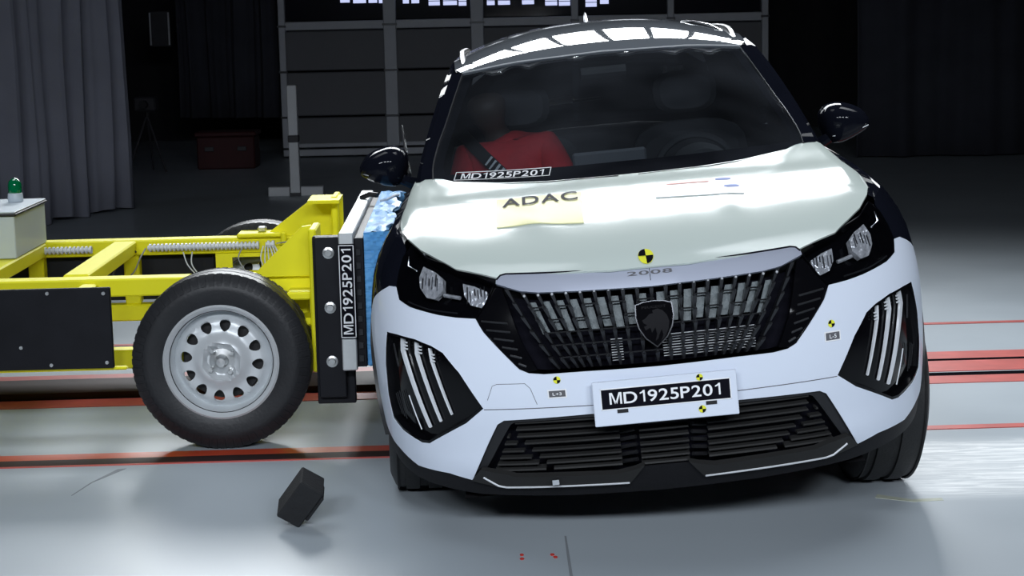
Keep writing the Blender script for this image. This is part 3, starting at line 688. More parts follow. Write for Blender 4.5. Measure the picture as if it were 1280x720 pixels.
# lower intake: recessed backing, slats
ink=[(0,.449),(.21,.449),(.478,.444),(.50,.432),(.618,.247),(.611,.25),(.521,.224),(.116,.216),(0,.216)]
bk=panel('intake_backing',sym([(0,.47),(.5,.46),(.64,.24),(.52,.20),(0,.20)]),S,'printblack',CAR,(),-.07,.004,.05)
fr_=panel('intake_frame',sym([(0,.452),(.478,.447),(.503,.434),(.622,.246),(.585,.285),(.575,.27),(.462,.425),(.45,.431),(0,.437)]),S,'plastic',CAR,(),-.012,.02,.03)
def slat(a,b,z,par,m='darkchrome'):
    n=max(2,int(abs(b-a)/.04)); V=[];F=[]
    prof=[(.0,.0032),(.003,.0),(.0,-.0032),(-.022,-.004),(-.022,.0028)]
    for i in range(n+1):
        s=a+(b-a)*i/n; nn=normal(S,s,z); p=Vector(S(s,z))
        V+=[tuple(p+nn*(o-.020)+Vector((0,0,dz))) for o,dz in prof]
    k=5
    for i in range(n): F+=[(i*k+j,i*k+(j+1)%k,(i+1)*k+(j+1)%k,(i+1)*k+j) for j in range(k)]
    F+=[tuple(range(k)),tuple(n*k+j for j in range(k))]
    MB().add(V,F).build('slat',m,par)
for i in range(8):
    z=.424-i*.0225; e=.455+(.43-z)*.22
    for sg in (-1,1):
        slat(sg*.135,sg*(.45-.02*max(0,i-2)),z,bk,'slat')
        if i>=2: slat(sg*(.475-.02*(i-2)+.0),sg*(.482+.012*(i-2)),z,bk,'slat')
    if i>=1: slat(-.075,.075,z-.005,bk,'slat')
for sg in (-1,1):
    for k in range(6): 
        z=.405-k*.024
        MB().tube([Vector(S(sg*.085,z))+Vector((0,.035,0)),Vector(S(sg*.13,z-.012))+Vector((0,.06,0))],.006,6).build('intake_rib','plastic',bk)
# splitter lips with bright edges
for sg in (1,-1):
    P=[(.580,.287),(.618,.249),(.521,.224),(.116,.215),(.068,.273),(.10,.262),(.15,.252),(.47,.262),(.50,.272)]
    P=P if sg>0 else mir(P)
    lp=panel('splitter_lip',P,S,'slat',CAR,(),.006,.02,.03)
    line_on(S,[(sg*.575,.262),(sg*.53,.231),(sg*.505,.2255),(sg*.118,.2175)],.0032,'silver',lp,'bright_edge',.006)
MB().box(-.345,-.325,.05,.07,.235,.25).build('parking_sensor','chrome',CAR)
# grille: backing, radiator, fins
gtop=[(0,.806),(.12,.809),(.22,.811),(.338,.815),(.394,.822),(.47,.845)]
grill=sym(gr_edge+[(.505,.79),(.472,.843)]+list(reversed(gtop))[1:])
gb=panel('grille_backing',grill,S,'printblack',CAR,(),-.075,.004,.04)
for sg in (-1,1):
    for i in range(9):
        s0=sg*(.028+i*.0425); 
        sh=.12
        P=[(s0-.012*1-sg*0,.80),(s0+.012,.80),(s0*(1-sh)+.011,.70+.01*(i%2)),(s0*(1-sh)-.013,.70+.01*(i%2))]
        panel('radiator_cell',P,S,'radiator',gb,(),-.045,.004,.03)
for k in range(9):
    z=.668-k*.0085
    line_on(S,[(.02,z),(.30,z)],.0013,'silver',gb,'radiator_line',-.045)
    line_on(S,[(-.135,z),(-.10,z)],.0013,'silver',gb,'radiator_line',-.045)
def fin_shift(s,z): # fins converge towards the bottom centre
    t=(.82-z)/.24
    return s*(1-.33*t*min(1,abs(s)/.42+.15))
NS=6
for i in range(-10,11):
    s0=i*.0432
    if abs(s0)>.435: continue
    b=MB()
    ztop=lut(gtop,abs(s0))+.004; zbot=.586
    for k in range(NS):
        za=ztop-(ztop-zbot)*k/NS; zb=ztop-(ztop-zbot)*(k+.93)/NS
        V=[]
        for z,wd,o in ((za,.0052,-.012),(za-.006,.0060,-.004),(zb,.0030,-.022)):
            s=fin_shift(s0,z)
            if abs(s)>lut([(.577,.34),(.60,.40),(.65,.45),(.72,.5)],z)-.02: pass
            nn=normal(S,s,z); p=Vector(S(s,z)); t_=nn.cross(Vector((0,0,1))).normalized()
            V+=[tuple(p+nn*o+t_*wd),tuple(p+nn*o-t_*wd),tuple(p+nn*(o-.035)-t_*wd),tuple(p+nn*(o-.035)+t_*wd)]
        F=[(0,1,2,3),(11,10,9,8)]
        for r in (0,4): F+=[(r+j,r+(j+1)%4,r+4+(j+1)%4,r+4+j) for j in range(4)]
        b.add(V,F)
    b.build('grille_fin','darkchrome',gb)
# short links and bright nodes that make the pattern
for r_ in range(1,NS):
    for i in range(-9,9):
        if r_<3 and (i+r_)%2: continue
        z=.815-(.815-.586)*r_/NS; sA=fin_shift(i*.0432,z); sB=fin_shift((i+1)*.0432,z)
        if max(abs(sA),abs(sB))>.43: continue
        MB().tube([Vector(S(sA,z))+normal(S,sA,z)*-.014,Vector(S(sB,z))+normal(S,sB,z)*-.02],.0026,5).build('grille_link','darkchrome',gb)
for r_ in range(0,NS):
    for i in range(-9,10):
        z=.811-(.811-.586)*r_/NS; s=fin_shift(i*.0432,z)
        if abs(s)>.42 or (abs(s)<.08 and .63<z<.77): continue
        o=MB().lathe([(0,-.007),(.0035,-.005),(.0045,0),(0,.002)],8,tuple(Vector(S(s,z))+normal(S,s,z)*-.006)).build('grille_node','silver' if r_==0 else 'darkchrome',gb)
# side wings of the grille with raked ribs
for sg in (-1,1):
    P=[(.475,.842),(.507,.79),(.536,.752),(.513,.715),(.458,.652),(.412,.60),(.388,.588),(.36,.592),(.40,.68),(.44,.80),(.455,.838)]
    P=P if sg>0 else mir(P)
    wg=panel('grille_wing',P,S,'gloss',CAR,(),-.010,.02,.03)
    for k in range(6):
        z=.742-k*.0262; e=lut([(.59,.385),(.60,.412),(.651,.456),(.714,.511),(.753,.534)],z)-.008; s_=lut([(.59,.365),(.68,.40),(.80,.44)],z)+.018
        line_on(S,[(sg*s_,z-.006),(sg*e,z+.004)],.0035,'darkchrome',wg,'wing_rib',-.008)
# silver strip along the hood lip
strip_o=sym([(0,.861),(.118,.860),(.265,.864),(.44,.870),(.458,.867),(.470,.856),(.470,.846)]+list(reversed(gtop[:-1])))
sb=panel('hood_trim_strip',strip_o,S,'bar',CAR,(),.006,.014,.025)
line_on(S,[(-.468,.856),(-.457,.867),(-.44,.870),(-.265,.864),(-.118,.860),(0,.861),(.118,.860),(.265,.864),(.44,.870),(.457,.867),(.468,.856)],.0026,'printblack',sb,'hood_gap_line',.0075)
def on_strip(u0,u1,v0,v1,off=.0075):
    def f(a,b):
        s=u0+(u1-u0)*a; z=v0+(v1-v0)*b; return Vector(S(s,z))+normal(S,s,z)*off
    return f
text_on('2008',on_strip(-.068,.068,.838,.849),'printgrey',sb,'model_number')
line_on(S,[(.0,.861),(.0,.822)],.0009,'printblack',sb,'centre_mark',.0065)
# shield emblem with lion head
shield=[(-.055,.757),(-.03,.764),(0,.766),(.03,.764),(.055,.757),(.057,.72),(.050,.69),(.032,.660),(0,.633),(-.032,.660),(-.050,.69),(-.057,.72)]
em=panel('emblem_shield',shield,S,'darkchrome',CAR,(),.010,.03,.02)
panel('emblem_face',[(a*.94,.70+(b-.70)*.95+.001) for a,b in shield],S,'emblem_black',em,(),.0125,.006,.02)
lion=[(-.006,.738),(.010,.742),(.024,.736),(.036,.722),(.041,.704),(.037,.684),(.026,.664),(.012,.650),(.020,.668),(.017,.684),(.010,.672),(.004,.658),(-.004,.652),(.002,.672),(-.001,.690),(-.012,.676),(-.016,.690),(-.030,.684),(-.034,.694),(-.024,.698),(-.034,.704),(-.038,.712),(-.026,.718),(-.016,.728),(-.004,.730)]
panel('emblem_lion',lion,S,'emblem_grey',em,(),.0135,.002,.02)
text_on('PEUGEOT',on_strip(-.036,.036,.744,.751,.0138),'emblem_grey',em,'emblem_lettering')
# headlamps
for sg in (1,-1):
    hd=head if sg>0 else mir(head)
    hl=panel('headlamp',hd,S,'gloss',CAR,(),-.055,.004,.04)
    rim=[(a*.985+.66*.015,b*.965+.855*.035) for a,b in head]; rim=rim if sg>0 else mir(rim)
    panel('lamp_bezel',hd,S,'gloss',hl,[rim],-.001,.055,.03)
    A=[(.667,.878),(.70,.895),(.762,.912),(.770,.88),(.758,.850),(.725,.820),(.69,.816),(.662,.843)]
    B=[(.507,.836),(.55,.853),(.590,.862),(.582,.825),(.560,.797),(.523,.787),(.502,.807)]
    for P in (A,B):
        Q=P if sg>0 else mir(P)
        panel('lamp_reflector',Q,S,'reflector',hl,(),-.022,.02,.02,smooth=False)
        cx=sum(a for a,b in P)/len(P); cz=sum(b for a,b in P)/len(P)
        for k in range(6):
            a=cx-.032+k*.0125+random.uniform(-.003,.003); top=cz+.026+random.uniform(-.012,.004); bo=cz-.018+random.uniform(-.004,.02)
            line_on(S,[(sg*a,top),(sg*(a-.004),bo)],.0020,'plastic' if k%2 else 'chrome',hl,'reflector_rib',-.020)
    line_on(S,[(sg*.60,.822),(sg*.66,.832)],.006,'reflector',hl,'lamp_bridge',-.03)
    line_on(S,[(sg*.84,.93),(sg*.825,.905),(sg*.775,.893)],.0025,'chrome',hl,'lamp_edge_line',-.01)
    line_on(S,[(sg*.60,.772),(sg*.70,.782),(sg*.80,.803)],.0025,'darkchrome',hl,'lamp_lower_line',-.012)
    panel('lens_cover',hd,S,'lens',hl,(),.0,.002,.035)
    # claw-shaped daytime light panel
    cl=claw if sg>0 else mir(claw)
    ch=panel('daytime_light_housing',cl,S,'gloss',CAR,(),-.024,.004,.03)
    ring=[(a*.965+.76*.035,b*.95+.545*.05) for a,b in claw]; ring=ring if sg>0 else mir(ring)
    panel('housing_edge',cl,S,'gloss',ch,[ring],-.001,.024,.03)
    for pts,wd in (([(.830,.700),(.835,.652),(.752,.411)],.0078),([(.762,.691),(.765,.648),(.702,.434)],.0060),([(.708,.668),(.704,.628),(.655,.459)],.0040)):
        (a0,b0),(a1,b1),(a2,b2)=pts
        P=[(a0-wd*1.1,b0),(a0+wd*1.1,b0),(a1+wd*1.15,b1),(a2+wd*.55,b2),(a2-wd*.55,b2),(a1-wd*1.0,b1)]
        P=P if sg>0 else mir(P)
        panel('light_strip',P,S,'strip',ch,(),-.012,.008,.02)
        for k in range(3):
            aa=a0-wd*1.6-.006; zz=b0-.020-k*.010
            line_on(S,[(sg*(aa-.006),zz),(sg*(aa+.006),zz+.001)],.0028,'strip',ch,'light_chip',-.012)
    line_on(S,[(sg*.828,.512),(sg*.792,.402)],.002,'strip',ch,'fine_strip',-.012)
    for k in range(3): line_on(S,[(sg*(.885+.014*k),.52-.006*k),(sg*(.865+.013*k),.43+.006*k)],.0015,'darkchrome',ch,'fine_strip',-.012)
    line_on(S,[(sg*.888,.67),(sg*.872,.60)],.003,'darkchrome',ch,'fine_strip',-.014)
# number plate board
pb=MB().box(-.203,.220,-.032,-.020,.419,.552,.002).build('number_plate','white',CAR)
MB().box(-.178,.198,-.034,-.032,.470,.528).build('plate_field','printblack',pb)
for a0,a1,b0,b1 in ((-.181,.201,.528,.531),(-.181,.201,.467,.470),(-.181,-.178,.467,.531),(.198,.201,.467,.531)): MB().box(a0,a1,-.0338,-.032,b0,b1).build('plate_border','printwhite',pb)
text_on('MD1925P201',lambda a,b:(-.155+.325*a,-.0345,.482+.036*b),'printwhite',pb,'plate_lettering')
for x in (-.135,.125): MB().box(x,x+.032,-.035,-.032,.456,.466).build('plate_clip','plastic',pb)
def plate_fn(u,v): return (u,-.033,v)
disc_target(plate_fn,.112,.540,.010,CAR); disc_target(plate_fn,.113,.445,.011,CAR)
# small stickers on the bumper
for (a0,a1,b0,b1,t) in ((-.335,-.278,.506,.533,'L+3'),(.500,.552,.590,.620,'L-5')):
    st=panel('sticker',[(a0,b0),(a1,b0),(a1,b1),(a0,b1)],S,'printwhite',CAR,(),.002,.001,.02)
    panel('sticker_field',[(a0+.004,b0+.004),(a1-.004,b0+.004),(a1-.004,b1-.004),(a0+.004,b1-.004)],S,'printgrey',st,(),.003,.001,.02)
    text_on(t,on_strip(a0+.015,a1-.015,b0+.009,b1-.009,.0045),'printwhite',st,'sticker_lettering')
disc_target(S,-.303,.561,.011,CAR); disc_target(S,.525,.642,.011,CAR)
# hood
def HF(x,y): return (x,y,hoodz(x,y))
hood_half=[(0,.066),(.115,.067),(.265,.090),(.455,.136),(.475,.15),(.577,.222),(.635,.31),(.688,.40),(.735,.52),(.758,.62),(.772,.74),(.775,1.0),(.775,1.25),(.775,1.45),(.765,1.58),(.72,1.60),(.69,1.54),(.61,1.38),(.45,1.26),(.26,1.165),(.11,1.135),(0,1.13)]
hd=panel('hood',sym(hood_half),HF,'hood',CAR,(),0,.006,.035)
def lift(u0,u1,v0,v1,off=.0035):
    return lambda a,b:Vector(HF(u0+(u1-u0)*a,v0+(v1-v0)*b))+Vector((0,-.0,off))
panel('film_patch',[(-.447,.48),(-.172,.40),(-.163,.78),(-.30,.80),(-.447,.83)],HF,'paleyellow',hd,(),.004,.003,.02)
text_on('ADAC',lambda a,b:Vector(HF(-.428+.25*a,.685+.125*b-.02*a))+Vector((0,0,.0075)),'printgrey',hd,'hood_lettering')
panel('film_patch',[(.07,.60),(.355,.58),(.385,.83),(.09,.81)],HF,'filmwhite',hd,(),.004,.003,.02)
panel('film_mark',[(.12,.752),(.26,.752),(.26,.766),(.12,.766)],HF,'faint_red',hd,(),.0055,.001,.02)
for a,b in ((.285,.77),(.30,.66)): panel('film_mark',rnd([(a,b),(a+.05,b),(a+.05,b+.03),(a,b+.03)],1),HF,'faint_blue',hd,(),.0055,.001,.02)
disc_target(HF,-.005,.108,.034,CAR,.023)
# fenders
for sg in (1,-1):
    fn=S
    ft=[(.862,.945),(.90,.965),(.97,.975),(1.1,.985),(1.3,.992),(1.6,.998),(s_of_y(1.40),1.0)]
    P=[(.858,.844),(.90,.844),(.96,.827),(1.02,.808),(1.07,.789),(1.12,.742)]+[arch(.375,a) for a in (50,65,80,95,110,125,140,155,170,178)]+[(s_of_y(1.40),.33)]+list(reversed(ft))
    P=P if sg>0 else mir(P)
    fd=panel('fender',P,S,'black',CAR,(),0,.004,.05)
    # shoulder between fender top and hood edge
    hedge=[(.735,.52),(.758,.62),(.772,.74),(.775,1.0),(.775,1.25),(.775,1.45),(.765,1.58)]
    V=[];F=[]
    n=24
    def at(L,t):
        x=t*(len(L)-1); i=min(int(x),len(L)-2); f=x-i; return tuple(a+(b-a)*f for a,b in zip(L[i],L[i+1]))
    for i in range(n+1):
        h=at(hedge,i/n); s_,z_=at(ft,i/n); p0=Vector(HF(sg*h[0],h[1])); p1=Vector(S(sg*s_,z_)); pm=(p0+p1)/2+Vector((sg*.006,0,.006))
        V+=[tuple(p0),tuple(pm),tuple(p1)]
    for i in range(n): F+=[(3*i,3*i+1,3*i+4,3*i+3),(3*i+1,3*i+2,3*i+5,3*i+4)]
    MB().add(V,F).build('fender_shoulder','black',fd,True)
    # wheel arch lip and liner
    V=[];F=[]
    for i in range(19):
        a=2+i*10-4; s_,z_=arch(.375,a); 
        y_=.865-.375*math.cos(R(a)); p=Vector(S(sg*s_,z_)); V+=[tuple(p+Vector((sg*.012,0,0))),tuple(p+Vector((-sg*.28,0,0)))]
    for i in range(18): F.append((2*i,2*i+1,2*i+3,2*i+2))
    MB().add(V,F).build('wheel_arch_liner','plastic',fd,True)
    # arch cladding
    P=[arch(.372,a) for a in range(-2,180,10)]+[arch(.425,a) for a in range(176,-4,-10)]
    P=[(a,b) for a,b in P]; P=P if sg>0 else mir(P)
    # doors and rear body on the same side surface
    def side(name,y0,y1,z0,z1,m,holes=()):
        P=[(s_of_y(y0),z0),(s_of_y(y1),z0),(s_of_y(y1),z1),(s_of_y(y0),z1)]
        Hh=[h if sg>0 else mir(h) for h in holes]
        return panel(name,P if sg>0 else mir(P),S,m,CAR,Hh,0,.004,.08)
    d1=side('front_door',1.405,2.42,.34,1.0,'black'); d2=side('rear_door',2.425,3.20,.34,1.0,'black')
    for d,yy in ((d1,2.25),(d2,3.05)):
        p=Vector(SY(yy,.86)); MB().box(sg*(p.x+.018)-.012,sg*(p.x+.018)+.012,yy-.1,yy+.1,.85,.875,.006).build('door_handle','black',d)
    side('sill',1.40,3.12,.22,.335,'plastic')
    archr=[(s_of_y(3.465-.372*math.cos(R(a))),.345+.372*math.sin(R(a))) for a in range(-6,190,12)]
    P=[(s_of_y(3.205),1.0),(s_of_y(3.205),.69)]+[q for q in archr if q[0]>s_of_y(3.2)][:-1]+[(s_of_y(3.84),.30),(SMAX*.999,.26),(SMAX*.999,.98),(s_of_y(3.9),1.0)]
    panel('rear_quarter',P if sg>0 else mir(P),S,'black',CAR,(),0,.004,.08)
    tl=[(SMAX-.75,.80),(SMAX-.2,.80),(SMAX-.2,.88),(SMAX-.75,.90)]
    panel('tail_lamp',tl if sg>0 else mir(tl),S,'darkred',CAR,(),.004,.01,.06)
# greenhouse
def GX(y,z):
    dz=z-1.0; b=.02*math.exp(-((y-2.7)/.8)**2)
    t=max(0,(y-3.4)/.6); return .772-.25*dz-.27*dz*dz+b-.07*t*t
for sg in (1,-1):
    def G(y,z,sg=sg): return (sg*GX(y,z),y,z)
    fl=(sg<0)
    out=[(1.50,1.0),(4.02,1.0),(4.02,1.10),(3.86,1.38),(3.4,1.455),(2.9,1.468),(2.5,1.448),(2.225,1.41),(2.0,1.32),(1.78,1.20),(1.58,1.07)]
    w1=[(1.78,1.03),(2.38,1.03),(2.38,1.40),(2.27,1.395),(2.05,1.305),(1.86,1.19),(1.74,1.10)]
    w2=[(2.46,1.03),(3.15,1.03),(3.28,1.12),(3.30,1.39),(2.9,1.41),(2.46,1.405)]
    pf=panel('side_frame',out,G,'black',CAR,[w1,w2],0,.03,.06,flip=fl)
    panel('door_window',w1,G,'sideglass',pf,(),-.008,.003,.08,flip=fl); panel('door_window',w2,G,'sideglass',pf,(),-.008,.003,.08,flip=fl)
    # belt shelf between greenhouse and body side
    V=[];F=[]
    for i in range(13):
        y=1.40+2.55*i/12; V+=[tuple(S(sg*s_of_y(y),1.0)),(sg*GX(max(y,1.5),1.005),y,1.012)]
    for i in range(12): F.append((2*i,2*i+1,2*i+3,2*i+2))
    MB().add(V,F).build('belt_shelf','black',pf,True)
    # A-pillar between windscreen edge and side frame
    we=[(.690,1.04),(.694,1.10),(.672,1.17),(.643,1.233),(.605,1.33),(.567,1.42)]
    se=[(1.50,1.0),(1.58,1.07),(1.70,1.15),(1.84,1.235),(2.02,1.33),(2.225,1.41)]
    V=[];F=[];n=18
    for i in range(n+1):
        a=at(we,i/n); b_=at(se,i/n); p0=Vector((sg*a[0],wsy(a[0],a[1])-.004,a[1])); p1=Vector((sg*GX(b_[0],b_[1]),b_[0],b_[1])); pm=(p0+p1)/2+Vector((sg*.012,-.012,.006))
        V+=[tuple(p0),tuple(pm),tuple(p1)]
    for i in range(n): F+=[(3*i,3*i+1,3*i+4,3*i+3),(3*i+1,3*i+2,3*i+5,3*i+4)]
    ap=MB().add(V,F).build('windscreen_pillar','black',CAR,True)
    MB().tube([(sg*a,wsy(a,b)-.006,b) for a,b in [at(we,i/12) for i in range(13)]],.0035,6).build('pillar_trim','darkchrome' if sg<0 else 'chrome',ap,True)
    # roof rails
    P=[(sg*.565,2.36,roofz(.565,2.36)-.006),(sg*.572,2.46,roofz(.572,2.46)+.004),(sg*.578,2.62,roofz(.578,2.62)+.014),(sg*.585,2.9,roofz(.585,2.9)+.022),(sg*.58,3.4,roofz(.58,3.4)+.024),(sg*.57,3.75,roofz(.57,3.75)+.035),(sg*.565,3.82,roofz(.565,3.82)+.0)]
    MB().tube([Vector(_cr(P[max(i-1,0)],P[i],P[i+1],P[min(i+2,len(P)-1)],k/5)) for i in range(len(P)-1) for k in range(5)],.012,8).build('roof_rail','plastic' if sg<0 else 'darkchrome',CAR,True)
    # door mirrors
    mo=[(.795,1.10),(.797,1.148),(.825,1.176),(.87,1.184),(.925,1.170),(.965,1.148),(.990,1.108),(.984,1.075),(.93,1.045),(.87,1.022),(.82,1.030)]
    mo=rnd([(sg*a,b) for a,b in mo],2)
    mm=pillow('door_mirror',mo,[(1.80,.94),(1.785,1.0),(1.74,.98),(1.70,.90),(1.67,.74),(1.655,.50),(1.65,.2)],'black',CAR)
    line_on(lambda u,v:(u,1.672+.5*(abs(u)-.90)**2,v),[(sg*.83,1.062),(sg*.90,1.068),(sg*.968,1.092)],.0035,'chrome',mm,'indicator_strip',.004)
    MB().tube([(sg*.75,1.72,1.02),(sg*.80,1.72,1.04),(sg*.84,1.725,1.06)],[.028,.022,.02],10).build('mirror_foot','black',mm,True)
    flat('mirror_glass',[(sg*.90+(a-sg*.90)*.88,1.8006,1.1+(b-1.1)*.88) for a,b in mo],'chrome',mm)
def WS(x,z): return (x,wsy(x,z),z)
ws_half=[(0,1.452),(.16,1.451),(.36,1.441),(.50,1.429),(.567,1.418),(.605,1.33),(.643,1.233),(.672,1.17),(.694,1.10),(.69,1.03),(.45,1.03),(0,1.03)]
ws=panel('windscreen',sym(ws_half),WS,'glass',CAR,(),0,.004,.06)
inner=[(a*.955,1.24+(b-1.24)*.94) for a,b in ws_half if a>0.0]; inner=[(0,1.437)]+inner+[(0,1.09)]
inner=[(a,max(b,1.075)) for a,b in inner]
ub=panel('windscreen_border',sym(ws_half),WS,'printblack',ws,[sym([(0,1.437),(.16,1.436),(.36,1.426),(.50,1.412),(.535,1.40),(.575,1.31),(.612,1.22),(.645,1.14),(.655,1.10),(.645,1.075),(.40,1.082),(0,1.085)])],-.0045,.001,.05)
# windscreen number
def wsl(a,b):
    x=-.612+.352*a; z=1.054+.024*b+.002*a; x+=.010*b; return Vector(WS(x,z))+Vector((0,-.004,.002))
for (a0,a1,b0,b1) in ((0,1,0,.06),(0,1,.95,1.03),(0,.008,0,1.0),(.992,1,0,1.0)):
    flat('label_border',[wsl(a0+(a1-a0)*t/8,b0) for t in range(9)]+[wsl(a1-(a1-a0)*t/8,b1) for t in range(9)],'printwhite',ws)
text_on('MD1925P201',lambda a,b:wsl(.07+.86*a,.12+.72*b),'printwhite',ws,'windscreen_lettering')
# wipers
for x0,x1 in ((-.5,-.02),(.05,.55)):
    MB().tube([(x0,wsy(x0,1.035)-.012,1.038),((x0+x1)/2,wsy((x0+x1)/2,1.035)-.014,1.038),(x1,wsy(x1,1.035)-.012,1.040)],.006,6).build('wiper','plastic',CAR)
# roof
def RF(x,y): return (x,y,roofz(x,y))
roof_half=[(0,2.136),(.16,2.138),(.36,2.157),(.50,2.181),(.567,2.197),(.60,2.30),(.612,2.6),(.615,3.2),(.60,3.7),(.57,3.95),(.3,4.02),(0,4.03)]
rf=panel('roof',sym(roof_half),RF,'roof',CAR,(),.007,.012,.04)
MB().tube([(x,wsy(x,lut([(0,1.452),(.36,1.441),(.567,1.418)],abs(x)))-.004,lut([(0,1.452),(.36,1.441),(.567,1.418)],abs(x))+.004) for x in [-.567+i*.0567 for i in range(21)]],.003,6).build('header_trim','silver',rf,True)
MB().tube([(0,3.6,roofz(0,3.6)),(0,3.65,roofz(0,3.6)+.05),(0,3.66,roofz(0,3.6)+.075)],[.02,.012,.006],8).build('antenna','chrome',CAR,True)
MB().tube([(.40,2.9,1.535),(.43,2.8,1.535),(.50,2.65,1.51),(.54,2.55,1.48)],.004,6).build('loose_wire','chrome',CAR,True)
MB().tube([(-.835,2.15,1.235),(-.80,1.78,1.06)],[.004,.009],6).build('bent_window_trim','chrome',CAR,True)
# tailgate
def TG(x,z): return (x,4.03+.18*(1.40-z)/.4-.10*(abs(x)/.6)**2.5,z)
def TGf(x,z): return TG(x,z)
panel('tailgate',sym([(0,1.40),(.5,1.37),(.60,1.30),(.69,1.0),(.69,.95),(0,.95)]),TG,'black',CAR,[sym([(0,1.37),(.46,1.34),(.52,1.27),(.56,1.06),(0,1.06)])],0,.01,.07,flip=True)
panel('rear_window',sym([(0,1.37),(.46,1.34),(.52,1.27),(.56,1.06),(0,1.06)]),TG,'sideglass',CAR,(),-.004,.004,.08,flip=True)
# cabin
db=MB(); V=[]; n=16
for i in range(n+1):
    x=-.66+1.32*i/n; V+=[(x,wsy(x,1.05)+.03,1.005),(x,wsy(x,1.05)+.25,1.01+.012*math.cos(x*3)),(x,1.86+.03*abs(x),.985),(x,1.90,.78)]
db.add(V,[(4*i+j,4*i+j+1,4*i+j+5,4*i+j+4) for i in range(n) for j in range(3)]); dsh=db.build('dashboard','dash',CAR,True)
pillow('instrument_hood',rnd([(.22,.99),(.26,1.05),(.34,1.075),(.42,1.05),(.46,.99)],2),[(1.90,1),(1.75,1),(1.66,.8)],'dash',dsh)
MB().box(-.16,.13,1.84,1.88,.99,1.075,.008).build('grey_panel','dashgrey',dsh)  # plain grey panel standing on the dashboard
sw=MB(); sw.lathe([(.165+.014*math.cos(t*math.pi/4),.014*math.sin(t*math.pi/4)) for t in range(8)],36,(0,0,0),'y',True); sw.box(-.15,.15,-.01,.01,-.025,.025,.006); sw.box(-.05,.05,-.02,.02,-.05,.05,.01)
o=sw.build('steering_wheel','dash',CAR,True); o.location=(.34,2.05,.93); o.rotation_euler=(R(-22),0,0)
for x in (-.36,.36):
    sp=rnd([(x-.25,.55),(x-.26,.9),(x-.22,1.12),(x+.22,1.12),(x+.26,.9),(x+.25,.55)],2)
    st=pillow('seat_backrest',sp,[(2.62,.85),(2.58,1),(2.50,1),(2.45,.85)],'seat',CAR)
    pillow('headrest',rnd([(x-.13,1.15),(x-.14,1.33),(x+.14,1.33),(x+.13,1.15)],2),[(2.66,.8),(2.63,1),(2.56,1),(2.53,.8)],'seat',st)
    MB().box(x-.25,x+.25,2.0,2.52,.42,.58,.05).build('seat_cushion','seat',CAR,True)
pillow('rear_bench',rnd([(-.62,.55),(-.62,1.08),(.62,1.08),(.62,.55)],2),[(3.45,.9),(3.40,1),(3.32,1),(3.28,.9)],'seat',CAR)
MB().tube([(-.09,2.07,1.37),(.09,2.07,1.37)],[.028,.028],10).build('inner_mirror','plastic',CAR,True)
me_=panel('foil_square',[(.352,1.18),(.45,1.17),(.455,1.315),(.355,1.325)],lambda u,v:(u,3.62+.004*math.sin(u*90)+.004*math.sin(v*80),v),'alu',CAR,(),0,.004,.015,smooth=False)
MB().tube([(-.25,3.55,1.20),(-.10,3.55,1.205)],[.018,.018],10).build('white_tube','printwhite',CAR,True)  # plain white tube behind the rear bench, kind unknown
MB().tube([(-.30,3.56,1.185),(.05,3.56,1.20)],[.008,.008],8).build('dark_rod','plastic',CAR,True)
MB().box(-.64,.64,1.3,3.9,.22,.30).build('cabin_floor','plastic',CAR)
# car wheels stay upright while the body leans
inv=RM.inverted()@(Matrix.Translation((0.4477,5.1165,0))@Matrix.Rotation(-.0098,4,'Z'))
for y in (.865,3.47):
    for sg in (-1,1):
        t=tyre(.215,.215,.338,'tyre','rubber',CAR,(0,0,0),False,'x',True)
        t.matrix_local=inv@Matrix.Translation((sg*.775,y,.338))@Matrix.Rotation(R(4) if y<1 else 0,4,'Z')
        rb=MB().lathe([(.215,sg*.09),(.205,sg*.10),(.195,sg*.06),(.19,-sg*.08),(.215,-sg*.09)],40,axis='x'); rb.build('rim','darkchrome',t,True)
        for k in range(5):
            a=2*math.pi*k/5; b=MB(); ca,sa=math.cos(a),math.sin(a)
            V=[]
            for r_,wd in ((.03,.035),(.20,.022)):
                for h_ in (.05,.085):
                    for q in (-1,1): V.append((sg*h_,r_*ca-q*wd*sa,r_*sa+q*wd*ca))
            b.add(V,[(0,1,5,4),(2,6,7,3),(0,4,6,2),(1,3,7,5),(0,2,3,1),(4,5,7,6)]); b.build('rim_spoke','rim',t)
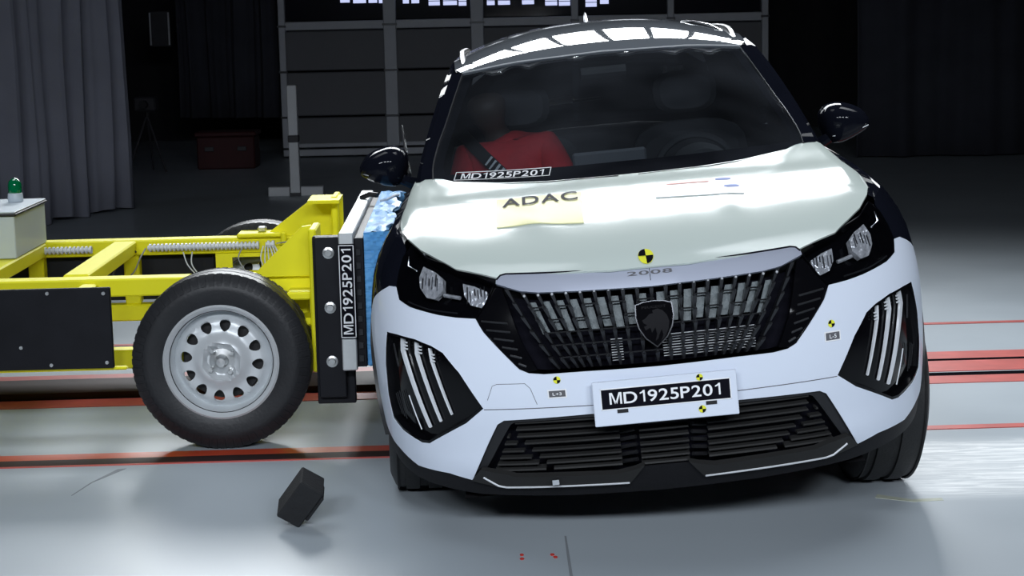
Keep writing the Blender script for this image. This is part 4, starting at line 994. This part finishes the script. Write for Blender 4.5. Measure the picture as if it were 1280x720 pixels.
# ------------------------------------------------------------------ crash test dummy in a red shirt on the passenger seat
D=empty('crash_test_dummy'); tag(D,'seated crash test dummy in a red shirt behind the windscreen','dummy'); D.matrix_world=RM
def skin(name,J,E_,m,parent,sub=2):
    me=bpy.data.meshes.new(name); me.from_pydata([j[0] for j in J],E_,[]); o=link(name,me,m,parent)
    md=o.modifiers.new('skin','SKIN'); md.use_smooth_shade=True
    for i,j in enumerate(J):
        r=j[1]; me.skin_vertices[0].data[i].radius=(r,r) if not isinstance(r,tuple) else r
    me.skin_vertices[0].data[0].use_root=True
    sb=o.modifiers.new('sub','SUBSURF'); sb.levels=sub; sb.render_levels=sub
    return o
cx=-.42
J=[((cx,2.36,.62),.13),((cx,2.40,.80),.14),((cx,2.42,1.0),.15),((cx-.02,2.42,1.11),.07),((cx-.05,2.40,1.17),.042),((cx-.07,2.375,1.245),.10),((cx-.075,2.37,1.33),.085),
   ((cx-.17,2.40,1.06),.06),((cx-.20,2.26,.86),.048),((cx-.14,2.06,.76),.038),((cx-.10,1.98,.75),.032),
   ((cx+.17,2.40,1.08),.06),((cx+.22,2.24,.90),.048),((cx+.14,2.06,.80),.038),((cx+.10,1.98,.79),.032),
   ((cx-.10,2.20,.62),.085),((cx-.11,1.85,.64),.07),((cx-.11,1.70,.36),.05),((cx+.10,2.20,.62),.085),((cx+.11,1.85,.64),.07),((cx+.11,1.70,.36),.05)]
Eg=[(0,1),(1,2),(2,3),(3,4),(4,5),(5,6),(2,7),(7,8),(8,9),(9,10),(2,11),(11,12),(12,13),(13,14),(0,15),(15,16),(16,17),(0,18),(18,19),(19,20)]
bd=skin('body',J,Eg,'dummy',D)
J2=[((cx,2.38,.66),(.17,.15)),((cx,2.39,.82),(.175,.16)),((cx,2.40,1.0),(.18,.16)),((cx-.01,2.41,1.10),(.13,.10)),((cx-.03,2.41,1.14),.075),
    ((cx-.17,2.38,1.05),.085),((cx-.205,2.27,.88),.068),((cx+.17,2.38,1.07),.085),((cx+.225,2.25,.92),.068)]
skin('shirt',J2,[(0,1),(1,2),(2,3),(3,4),(2,5),(5,6),(2,7),(7,8)],'red_shirt',bd)
be=MB()
for k in range(9):
    t=k/8; p=Vector((-.60,2.36,1.16)).lerp(Vector((-.26,2.12,.80)),t)+Vector((0,-.09*math.sin(math.pi*min(1,t*1.2)),.0))
    be.v+= [tuple(p+Vector((-.018,0,-.018))),tuple(p+Vector((.018,0,.018)))]
be.f=[(2*k,2*k+1,2*k+3,2*k+2) for k in range(8)]
sbelt=be.build('seat_belt','plastic',bd); sm=sbelt.modifiers.new('s','SOLIDIFY'); sm.thickness=.004
for k in range(4):
    t=.30+k*.045; p=Vector((-.60,2.36,1.16)).lerp(Vector((-.26,2.12,.80)),t)+Vector((0,-.09*math.sin(math.pi*t*1.2)-.006,.0))
    flat('belt_marking',[p+Vector((-.018,0,-.014)),p+Vector((-.010,0,-.020)),p+Vector((.020,0,.014)),p+Vector((.012,0,.020))],'printwhite',bd)
